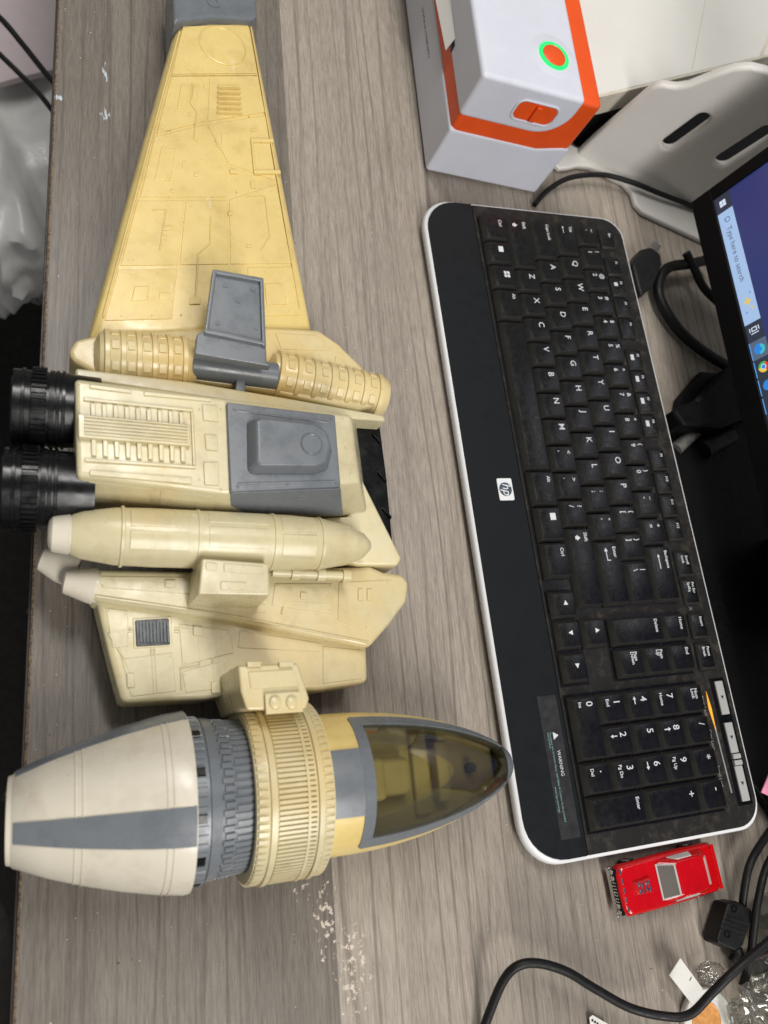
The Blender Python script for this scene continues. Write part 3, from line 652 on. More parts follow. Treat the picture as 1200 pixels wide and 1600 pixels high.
# nose: lower hull, amber canopy in a grey frame
n0 = g1 - 1; LN = PL - n0
def nr(f): return 32.5 * (1 - f ** 2.1) ** .78 + 5.2 * f
fs = [0, .08, .16, .26, .36, .46, .56, .66, .75, .83, .90, .95]
pro = [(n0 + LN * f, nr(f)) for f in fs]
hull = lathe('nose_hull', k0, k1, pro, 'yellow', ship, 40, a0=56, a1=304, thick=1.6, sharp=50)
lathe('cheek_plate', k0, k1, [(s, r + .1) for s, r in pro[:3]], 'yellow', hull, 8, a0=26, a1=56, thick=1.4)
lathe('cheek_plate', k0, k1, [(s, r + .1) for s, r in pro[:3]], 'yellow', hull, 8, a0=-56, a1=-26, thick=1.4)
cf = lathe('canopy_frame', k0, k1, [(s, r + .7) for s, r in pro[2:]], 'grey', ship, 4, a0=50, a1=62, thick=2.4)
lathe('frame_bar', k0, k1, [(s, r + .7) for s, r in pro[2:]], 'grey', cf, 4, a0=-62, a1=-50, thick=2.4)
lathe('frame_bar', k0, k1, [(s, r + .7) for s, r in pro[:3]], 'grey', cf, 8, a0=-26, a1=26, thick=2.2)
lathe('frame_bar', k0, k1, [(pro[2][0] - 1, pro[2][1] + .8), (pro[2][0] + 4.5, pro[2][1] + .2)], 'grey', cf, 24, a0=-60, a1=60, thick=2.2)
capp = [(n0 + LN * f, nr(f) + .7) for f in (.94, .965, .985, .995)] + [(n0 + LN, 3.0), (n0 + LN + .3, .2)]
lathe('nose_tip', k0, k1, capp, 'grey', cf, 32)
lathe('canopy', k0, k1, [(s, r + .1) for s, r in pro[2:]], 'canopy', ship, 20, a0=-51, a1=51, thick=1.2)
# cockpit tub and seat seen through the canopy
def tub(f, w): c_ = k0 + pa * (n0 + LN * f); return [c_ - ps * w - pu * 3, c_ + ps * w - pu * 3, c_ + ps * w - pu * 8, c_ - ps * w - pu * 8]
loft('cockpit_floor', [tub(.02, 30), tub(.4, 27), tub(.7, 20), tub(.93, 9)], 'interior', ship)
def cb(f0, f1, w, z0, z1, name, mat='interior', bev=1.2):
    a_ = k0 + pa * (n0 + LN * f0); b_ = k0 + pa * (n0 + LN * f1)
    B = [a_ - ps * w, b_ - ps * w, b_ + ps * w, a_ + ps * w]; return loft(name, [[v + pu * z0 for v in B], [v + pu * z1 for v in B]], mat, ship, bev)
cb(.22, .30, 10, -4, 20, 'seat_back', bev=3); cb(.30, .46, 9, -4, 8, 'seat_cushion', bev=3); cb(.60, .66, 15, -4, 6, 'dashboard'); cb(.50, .58, 20, -4, 1, 'floor_step')
q = k0 + pa * (n0 + LN * .80) - pu * 3; cyl('joystick_post', q, q + pu * 5, 2.6, 'grey', ship, 16)

# ------------------------------------------------------------------ keyboard
U = 19.05; KT = math.radians(4); KRZ = 0.0397
kb = thing('keyboard', 'dusty black computer keyboard with silver rim and white key legends', 'keyboard', (0, 0, 14), (KT, 0, KRZ - math.pi / 2), local=True)
def kbl(u, v, h): return Vector((u * U, v * U, h))
def kout(m, rf=1.25, rb=.85):
    x0, x1, y0, y1 = -.68 * U - m, 22.48 * U + m, -2.2 * U - m, 6.48 * U + m; out = []
    for cx, cy, a, r in ((x1 - rb * U, y1 - rb * U, 0, rb * U), (x0 + rb * U, y1 - rb * U, 90, rb * U), (x0 + rf * U, y0 + rf * U, 180, rf * U), (x1 - rf * U, y0 + rf * U, 270, rf * U)):
        for i in range(9):
            t = math.radians(a + 90 * i / 8); out.append((cx + r * math.cos(t), cy + r * math.sin(t)))
    return out
def kring(m, h): return [Vector((x, y, h)) for x, y in kout(m)]
loft('rim', [kring(-3, -9), kring(-.6, -7.5), kring(0, -4.5), kring(-.4, -2.0), kring(-1.2, -.9), kring(-2.6, -.6), kring(-2.8, -3)], 'silver', kb, sharp=50)
def deck_poly(v0, v1, m):
    # rim outline clipped to v0..v1
    pts = kout(m); out = []
    for x, y in pts:
        out.append((x, min(max(y, v0 * U), v1 * U)))
    res = [out[0]]
    for q in out[1:]:
        if (q[0] - res[-1][0]) ** 2 + (q[1] - res[-1][1]) ** 2 > .01: res.append(q)
    return res
dp = deck_poly(-.12, 7, -2.5); deck = loft('deck', [[Vector((x, y, -6)) for x, y in dp], [Vector((x, y, .2)) for x, y in dp]], 'kb_deck', kb, .5)
pp = deck_poly(-3, -.16, -2.5); palm = loft('palm_rest', [[Vector((x, y, -6)) for x, y in pp], [Vector((x, y, .9)) for x, y in pp]], 'kb_palm', kb, .7, 3)
for u in (1.2, 20.6):
    box('foot', u * U - 12, 5.6 * U, -26, u * U + 12, 6.0 * U, -8, 'black_rub', kb)
    box('front_foot', u * U - 10, -1.9 * U, -11, u * U + 10, -1.4 * U, -8, 'black_rub', kb)
# logo plate
lx, ly = 10.81 * U, -.80 * U
lg = mesh('logo_plate', *loft_vf([[Vector((x, y, .8)) for x, y in rrect(lx - 7.4, ly - 5.2, lx + 7.4, ly + 5.2, 1, 3)], [Vector((x, y, 1.25)) for x, y in rrect(lx - 7.4, ly - 5.2, lx + 7.4, ly + 5.2, 1, 3)]]), 'silver', kb)
text('logo_letters', 'hp', 8.2, 'silver', lg, (lx, ly + .6, 1.42), shear=.25)
M['logo_blue'] = plain('logo_slate', rgb(62, 74, 84), .4)
loft('logo_disc', [[Vector((lx + 4.6 * math.cos(t), ly + 4.4 * math.sin(t), 1.2)) for t in [2 * math.pi * i / 28 for i in range(28)]], [Vector((lx + 4.6 * math.cos(t), ly + 4.4 * math.sin(t), 1.34)) for t in [2 * math.pi * i / 28 for i in range(28)]]], 'logo_blue', lg)
# warning sticker
wl = flat('warning_sticker', [(17.62 * U, -.95 * U, .9), (21.8 * U, -.95 * U, .9), (21.8 * U, -.3 * U, .9), (17.62 * U, -.3 * U, .9)], 'label_black', kb, .08)
tri = [(18.72 * U, -.62 * U, 1.0), (18.95 * U, -.62 * U, 1.0), (18.83 * U, -.44 * U, 1.0)]; flat('warning_mark', tri, 'legend', wl, .04)
text('warning_text', 'WARNING', 3.0, 'legend', wl, (19.65 * U, -.53 * U, 1.02))
text('warning_text', 'To reduce risk of serious injury, read Safety & Comfort Guide provided\nwith product.', 1.7, 'teal_print', wl, (18.72 * U, -.75 * U, 1.02), align='LEFT')
text('warning_text', 'www.hp.com/ergo', 1.9, 'teal_print', wl, (20.3 * U, -.85 * U, 1.02), align='LEFT')
# key wells (recess floors) and raised dividers
for (u0, v0, u1, v1) in ((-.06, -.04, 15.06, 5.04), (14.3, -.04, 17.42, 1.02), (15.3, 1.92, 17.42, 5.04), (17.66, -.04, 21.78, 5.04)):
    flat('key_well', [(u0 * U, v0 * U, .21), (u1 * U, v0 * U, .21), (u1 * U, v1 * U, .21), (u0 * U, v1 * U, .21)], 'black', deck, .05)
_km = {}
def key_mesh(wu, du, h=5.8, small=False):
    key = (round(wu, 3), round(du, 3), h)
    if key in _km: return _km[key]
    w, d = wu * U - .55, du * U - .55; s = 1.4 if small else 1.9; fr = 1.3 if small else 2.6; bk = .9 if small else 1.0
    def r(x0, y0, x1, y1, z): return [Vector((x0, y0, z)), Vector((x1, y0, z)), Vector((x1, y1, z)), Vector((x0, y1, z))]
    nx = 4
    V, F = loft_vf([r(0, 0, w, d, .3), r(.15, .2, w - .15, d - .1, 1.6), r(s, fr, w - s, d - bk, h)])
    me = bpy.data.meshes.new('key'); me.from_pydata([tuple(v * MM) for v in V], [], F)
    bm = bmesh.new(); bm.from_mesh(me); bmesh.ops.recalc_face_normals(bm, faces=bm.faces)
    bmesh.ops.bevel(bm, geom=[e for e in bm.edges if e.calc_face_angle(0) > .3], offset=.55 * MM, segments=2, affect='EDGES', profile=.6)
    bm.faces.ensure_lookup_table()
    for f in bm.faces: f.material_index = 1 if f.normal.z < .93 else 0
    bm.to_mesh(me); bm.free(); me.materials.append(M['kb_key']); me.materials.append(M['kb_side'])
    me.polygons.foreach_set('use_smooth', [True] * len(me.polygons)); me.set_sharp_from_angle(angle=math.radians(30))
    _km[key] = (me, h); return _km[key]
def key(u, v, wu, du, legs=(), h=5.8, small=False):
    me, hh = key_mesh(wu, du, h, small); o = bpy.data.objects.new('key', me); C.objects.link(o); o.parent = kb
    o.location = Vector((u * U + .4, v * U + .4, random.uniform(-.25, .1))) * MM; o.rotation_euler = (random.uniform(-.012, .012), random.uniform(-.012, .012), 0)
    for s, sz, fx, fy in legs:
        if callable(s): s(o, hh + .03)
        else: text('legend', s, sz * 1.12, 'legend', o, (fx * (wu * U - .8), fy * (du * U - .8), hh + .04), align='LEFT', bold=.05)
    return o
def letters(row, u0, v):
    for i, ch in enumerate(row):
        key(u0 + i, v, 1, 1, [(ch, 5.4, .24, .66)])
def pair(row, u0, v):
    for i, (lo, hi) in enumerate(row): key(u0 + i, v, 1, 1, [(lo, 4.4, .24, .42), (hi, 4.0, .24, .74)])
def icon(pts):
    def f(o, h): flat('legend', [(x, y, h) for x, y in pts], 'legend', o, .05)
    return (f, 0, 0, 0)
pair([('`', '~'), ('1', '!'), ('2', '@'), ('3', '#'), ('4', '$'), ('5', '%'), ('6', '^'), ('7', '&'), ('8', '*'), ('9', '('), ('0', ')'), ('-', '_'), ('=', '+')], 0, 4)
key(13, 4, 2, 1, [('Backspace', 2.6, .1, .78), icon([(6, 8.2), (8, 9.2), (8, 8.5), (16, 8.5), (16, 7.9), (8, 7.9), (8, 7.2)])])
key(0, 3, 1.5, 1, [('Tab', 2.8, .14, .78), icon([(4, 8), (5.4, 8.9), (5.4, 8.2), (10, 8.2), (10, 7.8), (5.4, 7.8), (5.4, 7.1)])])
letters('QWERTYUIOP', 1.5, 3); pair([('[', '{'), (']', '}')], 11.5, 3); key(13.5, 3, 1.5, 1, [('\\', 4.4, .2, .42), ('|', 4, .2, .74)])
key(0, 2, 1.75, 1, [('Caps Lock', 2.8, .12, .76)]); letters('ASDFGHJKL', 1.75, 2); pair([(';', ':'), ("'", '"')], 10.75, 2)
key(12.75, 2, 2.25, 1, [('Enter', 3.0, .1, .76), icon([(5, 7.6), (7.4, 9), (7.4, 7.9), (13, 7.9), (13, 10), (13.6, 10), (13.6, 7.3), (7.4, 7.3), (7.4, 6.2)])])
key(0, 1, 2.25, 1, [('Shift', 3.0, .09, .76), icon([(5, 6), (7, 8.6), (9, 6), (8, 6), (8, 4.8), (6, 4.8), (6, 6)])]); letters('ZXCVBNM', 2.25, 1)
pair([(',', '<'), ('.', '>'), ('/', '?')], 9.25, 1); key(12.25, 1, 2.75, 1, [('Shift', 3.0, .07, .76), icon([(5, 7.4), (7, 10), (9, 7.4), (8, 7.4), (8, 6.2), (6, 6.2), (6, 7.4)])])
key(0, 0, 1.12, 1, [('Ctrl', 3.0, .2, .76)]); key(1.12, 0, 1, 1, [icon([(5, 9), (9.5, 9), (9.5, 12.6), (5, 12.6)])])
wk = key(2.12, 0, 1.03, 1, []); 
for x, y in ((6, 9.6), (8.6, 9.6), (6, 12.0), (8.6, 12.0)): flat('legend', [(x, y, 5.86), (x + 2.1, y + .2, 5.86), (x + 2.3, y + 2.1, 5.86), (x + .2, y + 1.9, 5.86)], 'legend', wk, .05)
key(3.15, 0, 1.3, 1, [('Alt', 3.0, .18, .76)]); key(4.45, 0, 5.75, 1, h=5.4); key(10.2, 0, 1.27, 1, [('Alt', 3.0, .18, .76)])
key(11.47, 0, 1.25, 1, [icon([(5, 10), (9.6, 10), (9.6, 14), (5, 14)])]); key(12.72, 0, 1.25, 1, [('Ctrl', 3.0, .18, .76)])
# function row
key(0, 5.16, .95, .68, [('Esc', 2.4, .24, .7)], 3.2, True)
for i in range(4): key(1.3 + i * .9, 5.16, .88, .68, [('F%d' % (i + 1), 2.3, .24, .72)] + ([icon([(5, 2.6), (8, 2.6), (8, 5.6), (5, 5.6)])] if i in (1,) else []), 3.2, True)
for i in range(4): key(5.32 + i * .9, 5.16, .88, .68, [('F%d' % (i + 5), 2.3, .24, .72), icon([(4.6, 2.4), (9, 2.4), (9, 5.2), (4.6, 5.2)])], 3.2, True)
for i in range(4): key(9.36 + i * .88, 5.16, .86, .68, [('F%d' % (i + 9), 2.3, .24, .72)], 3.2, True)
key(13.2, 5.24, .95, .66, [('Scroll', 2.4, .2, .72), ('Lock', 2.4, .2, .44)], 3.2, True); key(14.2, 5.24, .95, .66, [('Prt Scr', 2.4, .14, .72), ('SysRq', 2.4, .14, .44)], 3.2, True)
key(15.4, 5.24, .92, .66, [('Insert', 2.4, .16, .7)], 3.2, True); key(16.42, 5.24, .95, .66, [('Pause', 2.4, .16, .72), ('Break', 2.4, .16, .44)], 3.2, True)
text('deck_mark', 'X', 3.4, 'print_grey', deck, (15.25 * U, 5.5 * U, .35))
# navigation block
key(15.37, 2, .97, 2, [('Delete', 2.8, .16, .88)]); key(15.37, 4, .97, 1, [('Home', 2.8, .16, .76)])
key(16.38, 2, .98, 1, [('Page\nDown', 2.8, .16, .66)]); key(16.38, 3, .98, 1, [('Page\nUp', 2.8, .16, .66)]); key(16.38, 4, .98, 1, [('End', 2.8, .16, .76)])
def tri_i(cx, cy, a, r=1.9): return icon([(cx + r * math.cos(math.radians(a + d)), cy + r * math.sin(math.radians(a + d))) for d in (0, 125, 235)])
key(14.36, 0, .94, .95, [tri_i(8, 10, 180)], 5.2); key(15.32, 0, .98, .92, [tri_i(8, 10, 270)], 5.2); key(16.36, 0, .98, .92, [tri_i(8, 10, 0)], 5.2); key(15.32, .95, .98, .92, [tri_i(8, 10, 90)], 5.2)
# numeric pad
N0 = 17.72
for i, (a, b) in enumerate((('1', 'End'), ('2', ''), ('3', 'Pg Dn'))): key(N0 + i, 1, 1, 1, [(a, 5.6, .24, .68)] + ([(b, 2.7, .2, .34)] if b else []))
for i, (a, b) in enumerate((('4', ''), ('5', ''), ('6', ''))): key(N0 + i, 2, 1, 1, [(a, 5.6, .24, .68)])
for i, (a, b) in enumerate((('7', 'Home'), ('8', ''), ('9', 'Pg Up'))): key(N0 + i, 3, 1, 1, [(a, 5.6, .24, .68)] + ([(b, 2.7, .2, .34)] if b else []))
for c in kb.children: pass
def arrow_on(u, v, a):
    cx, cy = (u + .36) * U, (v + .34) * U; R_ = Matrix.Rotation(math.radians(a), 3, 'Z')
    P_ = [(2.4, 0), (.6, 1.2), (.6, .35), (-2.2, .35), (-2.2, -.35), (.6, -.35), (.6, -1.2)]
    flat('arrow_print', [tuple(Vector((cx, cy, 5.9)) + R_ @ Vector((x, y, 0))) for x, y in P_], 'legend', kb, .05)
arrow_on(N0 + 1, 1, -90); arrow_on(N0, 2, 180); arrow_on(N0 + 2, 2, 0); arrow_on(N0 + 1, 3, 90)
key(N0, 4, 1, 1, [('Num\nLock', 2.8, .18, .66)]); key(N0 + 1, 4, 1, 1, [('/', 5, .28, .68)]); key(N0 + 2, 4, 1, 1, [('*', 6, .28, .6)]); key(N0 + 3, 4, 1, 1, [('-', 6, .28, .7)])
key(N0, 0, 2, 1, [('0', 5.6, .1, .68), ('Ins', 2.7, .1, .34)]); key(N0 + 2, 0, 1, 1, [('.', 6, .28, .74), ('Del', 2.7, .2, .34)])
key(N0 + 3, 0, 1, 2, [('Enter', 2.9, .18, .88)]); key(N0 + 3, 2, 1, 2, [('+', 6, .26, .86)])
# status lights and volume bar
led = [(18.05 * U, 5.36 * U, .3), (18.6 * U, 5.42 * U, .3), (19.35 * U, 5.40 * U, .3), (18.6 * U, 5.31 * U, .3)]
flat('status_light', led, 'led_orange', deck, .3); flat('status_line', [(19.2 * U, 5.37 * U, .28), (21.3 * U, 5.43 * U, .28), (21.3 * U, 5.48 * U, .28), (19.2 * U, 5.42 * U, .28)], 'print_grey', deck, .12)
for u, s in ((18.5, 'Num Lock'), (19.6, 'Caps Lock'), (20.75, 'Scroll Lock')): text('status_text', s, 2.9, 'print_grey', deck, (u * U, 5.16 * U, .35))
vb = box('volume_recess', 17.66 * U, 5.6 * U, .1, 21.72 * U, 6.18 * U, .5, 'black', deck, .2)
for u0, u1, hh in ((17.76, 18.86, 2.2), (19.12, 20.1, 2.2), (20.12, 20.28, 3.2), (20.32, 20.48, 3.2), (20.5, 21.6, 2.2)):
    box('volume_button', u0 * U, 5.73 * U, .4, u1 * U, 6.04 * U, hh, 'dull_silver', vb, .5)
for u in (18.3, 19.6, 21.05): 
    x, y = u * U, 5.88 * U; flat('volume_mark', [(x - 1, y - 1.1, 2.3), (x + 1.2, y, 2.3), (x - 1, y + 1.1, 2.3)], 'print_dark', vb, .06)

# ------------------------------------------------------------------ label printer
PR = thing('label_printer', 'white and orange desktop label printer with green lit power button', 'printer', (16, 130, 0))
X0, X1, Y0, Y1, PH = -30, 63, 44, 250, 92
box('core', X0 + .6, Y0 + .6, 2, X1 - .2, Y1, PH - 1.2, 'orange', PR, 4, 4)
bp = [(X0 - .4, 1.5), (X1 + .2, 1.5), (X1 + .2, 50), (X1 - 6, 50), (38, 44), (X0 - .4, 44)]
def extr_y(name, prof, y0, y1, mat, parent, bev, seg=3): return loft(name, [[Vector((x, y0, z)) for x, z in prof], [Vector((x, y1, z)) for x, z in prof]], mat, parent, bev, seg)
base = extr_y('base_shell', bp, Y0 - .4, Y1 + 1, 'white_pl', PR, 2.6, 3)
arc = [(24 + 24 * math.sin(t), 80 - 24 * math.cos(t)) for t in [math.radians(a) for a in range(0, 95, 10)]]
lid = extr_y('lid', [(X0 - .4, 56), (10, 56)] + arc + [(48, PH), (X0 - .4, PH)], Y0 - .4, Y1 + 1, 'white_pl', PR, 3.4, 4)
bc_ = at(865, 88, PH)
lathe('button_surround', Z(bc_, PH - .8), Z(bc_, PH + 5), [(0, 19), (.55, 19), (.9, 18), (.9, .2)], 'white_pl', lid, 48)
bt = lathe('power_button', Z(bc_, PH - .5), Z(bc_, PH + 5), [(0, 8.6), (1.6, 8.6), (2.0, 8.0), (2.05, .2)], 'orange', PR, 40)
lathe('light_ring', Z(bc_, PH - .5), Z(bc_, PH + 5), [(0, 11.6), (1.3, 11.6), (1.8, 11), (1.8, 9.2), (1.2, 8.7), (0, 8.7)], 'green_led', bt, 48, cap=False)
# front window with orange latch
win = [Vector((x, Y0 - .6, z)) for x, z in rrect(4, 66, 34, 81, 5, 5)]
loft('window_recess', [[v + Vector((0, .3, 0)) for v in win], [v + Vector((0, -.0, 0)) for v in win]], 'orange', PR)
wr = [Vector((x, Y0 - .6, z)) for x, z in rrect(3, 65, 35, 82, 5.5, 5)]
tube('window_lip', wr + [wr[0]], .9, 'white_pl', PR, 8, 1, smooth=False)
box('latch', 17, Y0 - 3, 67, 21, Y0 - .4, 80, 'orange', PR, .8)
# paper slot on the side with a torn label edge hanging out
sl_ = box('paper_slot', X0 - .9, 96, 58, X0 + .4, 235, 64, 'black', PR, .3)
loft('torn_label', [[Vector((X0 - .5, 100, 66)), Vector((X0 - .5, 150, 67)), Vector((X0 - .5, 200, 66)), Vector((X0 - .5, 240, 66))], [Vector((X0 - 3.5, 98, 57)), Vector((X0 - 4.6, 150, 54)), Vector((X0 - 7, 200, 53)), Vector((X0 - 8, 240, 52))], [Vector((X0 - 3.9, 98, 57)), Vector((X0 - 5, 150, 54)), Vector((X0 - 7.4, 200, 53)), Vector((X0 - 8.4, 240, 52))], [Vector((X0 - .9, 100, 66)), Vector((X0 - .9, 150, 67)), Vector((X0 - .9, 200, 66)), Vector((X0 - .9, 240, 66))]], 'paper', PR)
rp = [Vector((X0 - 5, 165, 50)), Vector((X0 - 5, 240, 52))]; tube('label_roll', rp, 5.5, 'paper', PR, 14, 2)
for i in range(16):
    y = 122 + i * 3.1; z = 27 + random.uniform(-.3, .3); wv = random.uniform(.9, 2.2)
    loft('side_lettering', [[Vector((X0 - .42, y, z)), Vector((X0 - .42, y + wv, z)), Vector((X0 - .42, y + wv, z + 1.7)), Vector((X0 - .42, y, z + 1.7))], [Vector((X0 - .5, y, z)), Vector((X0 - .5, y + wv, z)), Vector((X0 - .5, y + wv, z + 1.7)), Vector((X0 - .5, y, z + 1.7))]], 'print_dark', base)

# ------------------------------------------------------------------ fan-fold labels and grey holder
lab = thing('label_stack', 'stack of white fanfold shipping labels beside the printer', 'labels', (230, 230, 0))
a_, b_, c_, d_ = at(938, 150, 62), at(1212, 84, 62), at(1330, -160, 62), at(900, -160, 62)
def lay(z0, z1, j, mat, name='folded_sheet'):
    r = [Vector((v.x + j, v.y + j * .5, z0)) for v in (a_, b_, c_, d_)]; return loft(name, [r, [Z(v, z1) for v in r]], mat, lab, 0)
for i in range(5): lay(40 + i * 4.1, 40 + i * 4.1 + 3.7, random.uniform(-1.6, 1.6) + 3, 'stack', 'folded_sheet')
lay(60, 60.5, 0, 'stack', 'backing_sheet')
gap_fill = thing('gap_filler', 'added gap-darkening black tray under the label stack behind grey holder', 'filler', (230, 180, 0))  # added black block, darkens the gap and slots behind the holder
r_ = [Vector((108, 104, 0)), Vector((300, 50, 0)), Vector((380, 300, 0)), Vector((120, 330, 0))]
loft('filler_body', [r_, [Z(v, 39) for v in r_]], 'mon_black', gap_fill, 2)
def lsheet(s0, s1, name='label'):
    q = [bil((a_, b_, c_, d_), s0, .012), bil((a_, b_, c_, d_), s1, .012), bil((a_, b_, c_, d_), s1, .98), bil((a_, b_, c_, d_), s0, .98)]
    loft(name, [[Z(v, 60.5) for v in q], [Z(v, 60.9) for v in q]], 'paper', lab, 2.0 if False else 0)
lsheet(-.12, .48); lsheet(.484, .89); lsheet(.915, 1.3)
HS = thing('label_holder', 'light grey plastic label holder plate with two slots behind keyboard', 'holder', (108.6, 92.1, 0), local=True)
hd = Vector((222.2 - 108.6, 60.5 - 92.1, 0)).normalized(); hyaw = math.atan2(hd.y, hd.x)
HS.rotation_euler = (0, 0, hyaw)
def slot(x0, y0, x1, y1, r):
    a = math.atan2(y1 - y0, x1 - x0); out = []
    for i in range(9): t = a + math.pi / 2 + math.pi * i / 8; out.append((x0 + r * math.cos(t), y0 + r * math.sin(t)))
    for i in range(9): t = a - math.pi / 2 + math.pi * i / 8; out.append((x1 + r * math.cos(t), y1 + r * math.sin(t)))
    return out
ho = [(0, 3), (2, 22), (12, 80), (14, 85), (18, 88), (22, 89), (27, 91), (33, 96), (42, 110), (51, 122), (60, 128), (72, 131), (84, 129), (100, 122), (122, 112), (150, 100), (160, 60), (160, 3)]
plate_ = curve_plate('plate', [ho, slot(55, 50, 61, 78, 6.0)[::-1], slot(100, 58, 108, 92, 6.5)[::-1]], 8, 2.6, 'stand', HS, (0, 0, 0), (math.radians(90), 0, 0), 4)
fo = [(-24, -2), (-20, -22), (-14, -25), (-6, -20), (2, -13), (14, -8), (46, -8), (54, -14), (58, -24), (66, -29), (150, -29), (158, -20), (158, 6), (-16, 6)]
curve_plate('foot_flange', [fo], 5, 1.8, 'stand', HS, (0, -2, 3), (0, 0, 0), 3)

# ------------------------------------------------------------------ monitor
MN = thing('monitor', 'black computer monitor showing a blue desktop with taskbar', 'monitor', (156, -3, 80), (0, 0, -math.pi / 2), local=True)
TL_ = math.radians(10)
pan = bpy.data.objects.new('panel', None)
bpy.data.objects.remove(pan)
RM = Matrix.Rotation(-TL_, 3, 'X')
def mp(x, y, z): return RM @ Vector((x, y_, z)) if False else RM @ Vector((x, -z, y))
# local: x = along the screen to the viewer's right, y = up the screen, z = out of the screen
def mbox(name, x0, y0, z0, x1, y1, z1, mat, parent, bev=.8):
    r = [[mp(x0, y0, z), mp(x1, y0, z), mp(x1, y1, z), mp(x0, y1, z)] for z in (z0, z1)]; return loft(name, r, mat, parent, bev)
case = mbox('case', -9, -16, -34, 540, 322, -.6, 'mon_black', MN, 4)
for q in ((-9.5, -16.5, 540.5, -.1), (-9.5, -.1, -.1, 312), (532, -.1, 540.5, 312), (-9.5, 312, 540.5, 322.5)): mbox('bezel', q[0], q[1], -3, q[2], q[3], 1.6, 'mon_black', MN, .6)
scr = mbox('screen', -.3, -.3, -1.2, 532.2, 312.2, -.2, 'screen', MN, 0)
def sflat(name, pts, mat, z=-.1): 
    return loft(name, [[mp(x, y, z - .1) for x, y in pts], [mp(x, y, z) for x, y in pts]], mat, scr, 0, smooth=False)
def srect(name, x0, y0, x1, y1, mat, z=-.1): return sflat(name, [(x0, y0), (x1, y0), (x1, y1), (x0, y1)], mat, z)
srect('taskbar', 0, 0, 532, 12.5, 'scr_dark', -.08)
srect('search_box', 13.2, .25, 102, 12.3, 'scr_search', -.04)
srect('active_tile', 115.5, 0, 128.5, 12.5, 'scr_mid', -.04)
srect('underline', 115.5, 0, 128, .6, 'scr_line', .0); srect('underline', 129.5, 0, 141, .6, 'scr_line', .0); srect('underline', 142.5, 0, 154, .6, 'scr_line', .0); srect('underline', 156, 0, 167, .6, 'scr_line', .0)
for x, y in ((4.3, 3.6), (6.8, 3.6), (4.3, 6.1), (6.8, 6.1)): srect('start_icon', x, y, x + 2.2, y + 2.2, 'scr_white', .0)
def stext(s, sz, x, y, mat): 
    o = text('screen_text', s, sz, mat, scr, mp(x, y, .04), (math.radians(90) - TL_, 0, 0), align='LEFT'); return o
stext('Type here to search', 5.4, 26, 6.2, 'scr_txt')
def sdisc(name, x, y, r, mat, z, n=24, a0=0, a1=360, r0=0):
    if r0 == 0 and a1 - a0 == 360: return sflat(name, [(x + r * math.cos(2 * math.pi * i / n), y + r * math.sin(2 * math.pi * i / n)) for i in range(n)], mat, z)
    A = [math.radians(a0 + (a1 - a0) * i / n) for i in range(n + 1)]
    V = [mp(x + r * math.cos(t), y + r * math.sin(t), z) for t in A] + [mp(x + r0 * math.cos(t), y + r0 * math.sin(t), z) for t in A]
    return mesh(name, V, [(i, i + 1, n + 2 + i, n + 1 + i) for i in range(n)], mat, scr, smooth=False)
sdisc('search_icon', 20.4, 6.6, 2.0, 'scr_txt', .02, 20, 0, 360.01, 1.5); sflat('search_icon', [(18.6, 4.2), (19.0, 3.9), (19.9, 5.0), (19.4, 5.3)], 'scr_txt', .02)
for cx, cy, r in ((86, 6.4, 3.6), (91.5, 8.6, 1.4), (80.5, 9.5, 1.1), (93.5, 4.0, 1.0)):
    sflat('sparkle_icon', [(cx + (r if i % 2 == 0 else r * .35) * math.cos(math.pi * i / 4), cy + (r if i % 2 == 0 else r * .35) * math.sin(math.pi * i / 4)) for i in range(8)], 'scr_yel' if r > 1.2 else 'scr_blue', .02)
for q in ((105.5, 4.2, 108.5, 4.8), (105.5, 7.6, 108.5, 8.2), (105.5, 4.2, 106.1, 8.2), (107.9, 4.2, 108.5, 8.2), (109.6, 3.4, 110.2, 9.0), (105.5, 9.2, 108.5, 9.8), (105.5, 2.6, 108.5, 3.2)): srect('task_view_icon', *q, 'scr_white', .02)
sdisc('browser_icon', 122, 6.3, 3.7, 'scr_blue', .0); sdisc('browser_icon', 122.4, 6.9, 3.6, 'scr_teal', .02, 16, -10, 170, 1.5)
for a0, m_ in ((30, 'scr_red'), (150, 'scr_grn'), (270, 'scr_yel')): sdisc('browser_icon', 135.2, 6.3, 3.7, m_, .0, 12, a0, a0 + 120, 0.01)
sdisc('browser_icon', 135.2, 6.3, 1.9, 'scr_white', .03); sdisc('browser_icon', 135.2, 6.3, 1.4, 'scr_blue', .05)
sdisc('app_icon', 148.4, 6.3, 3.6, 'scr_blue', .0)
# stand behind and its base plate
box('neck', 230, 52, -79, 300, 110, 120, 'mon_black', MN, 4)
sbp = [(95, 30), (120, 2), (160, -14), (380, -14), (420, 10), (425, 160), (95, 160)]
loft('stand_base', [[Vector((x, y, -79.5)) for x, y in sbp], [Vector((x, y, -72)) for x, y in sbp]], 'mon_black', MN, 2)

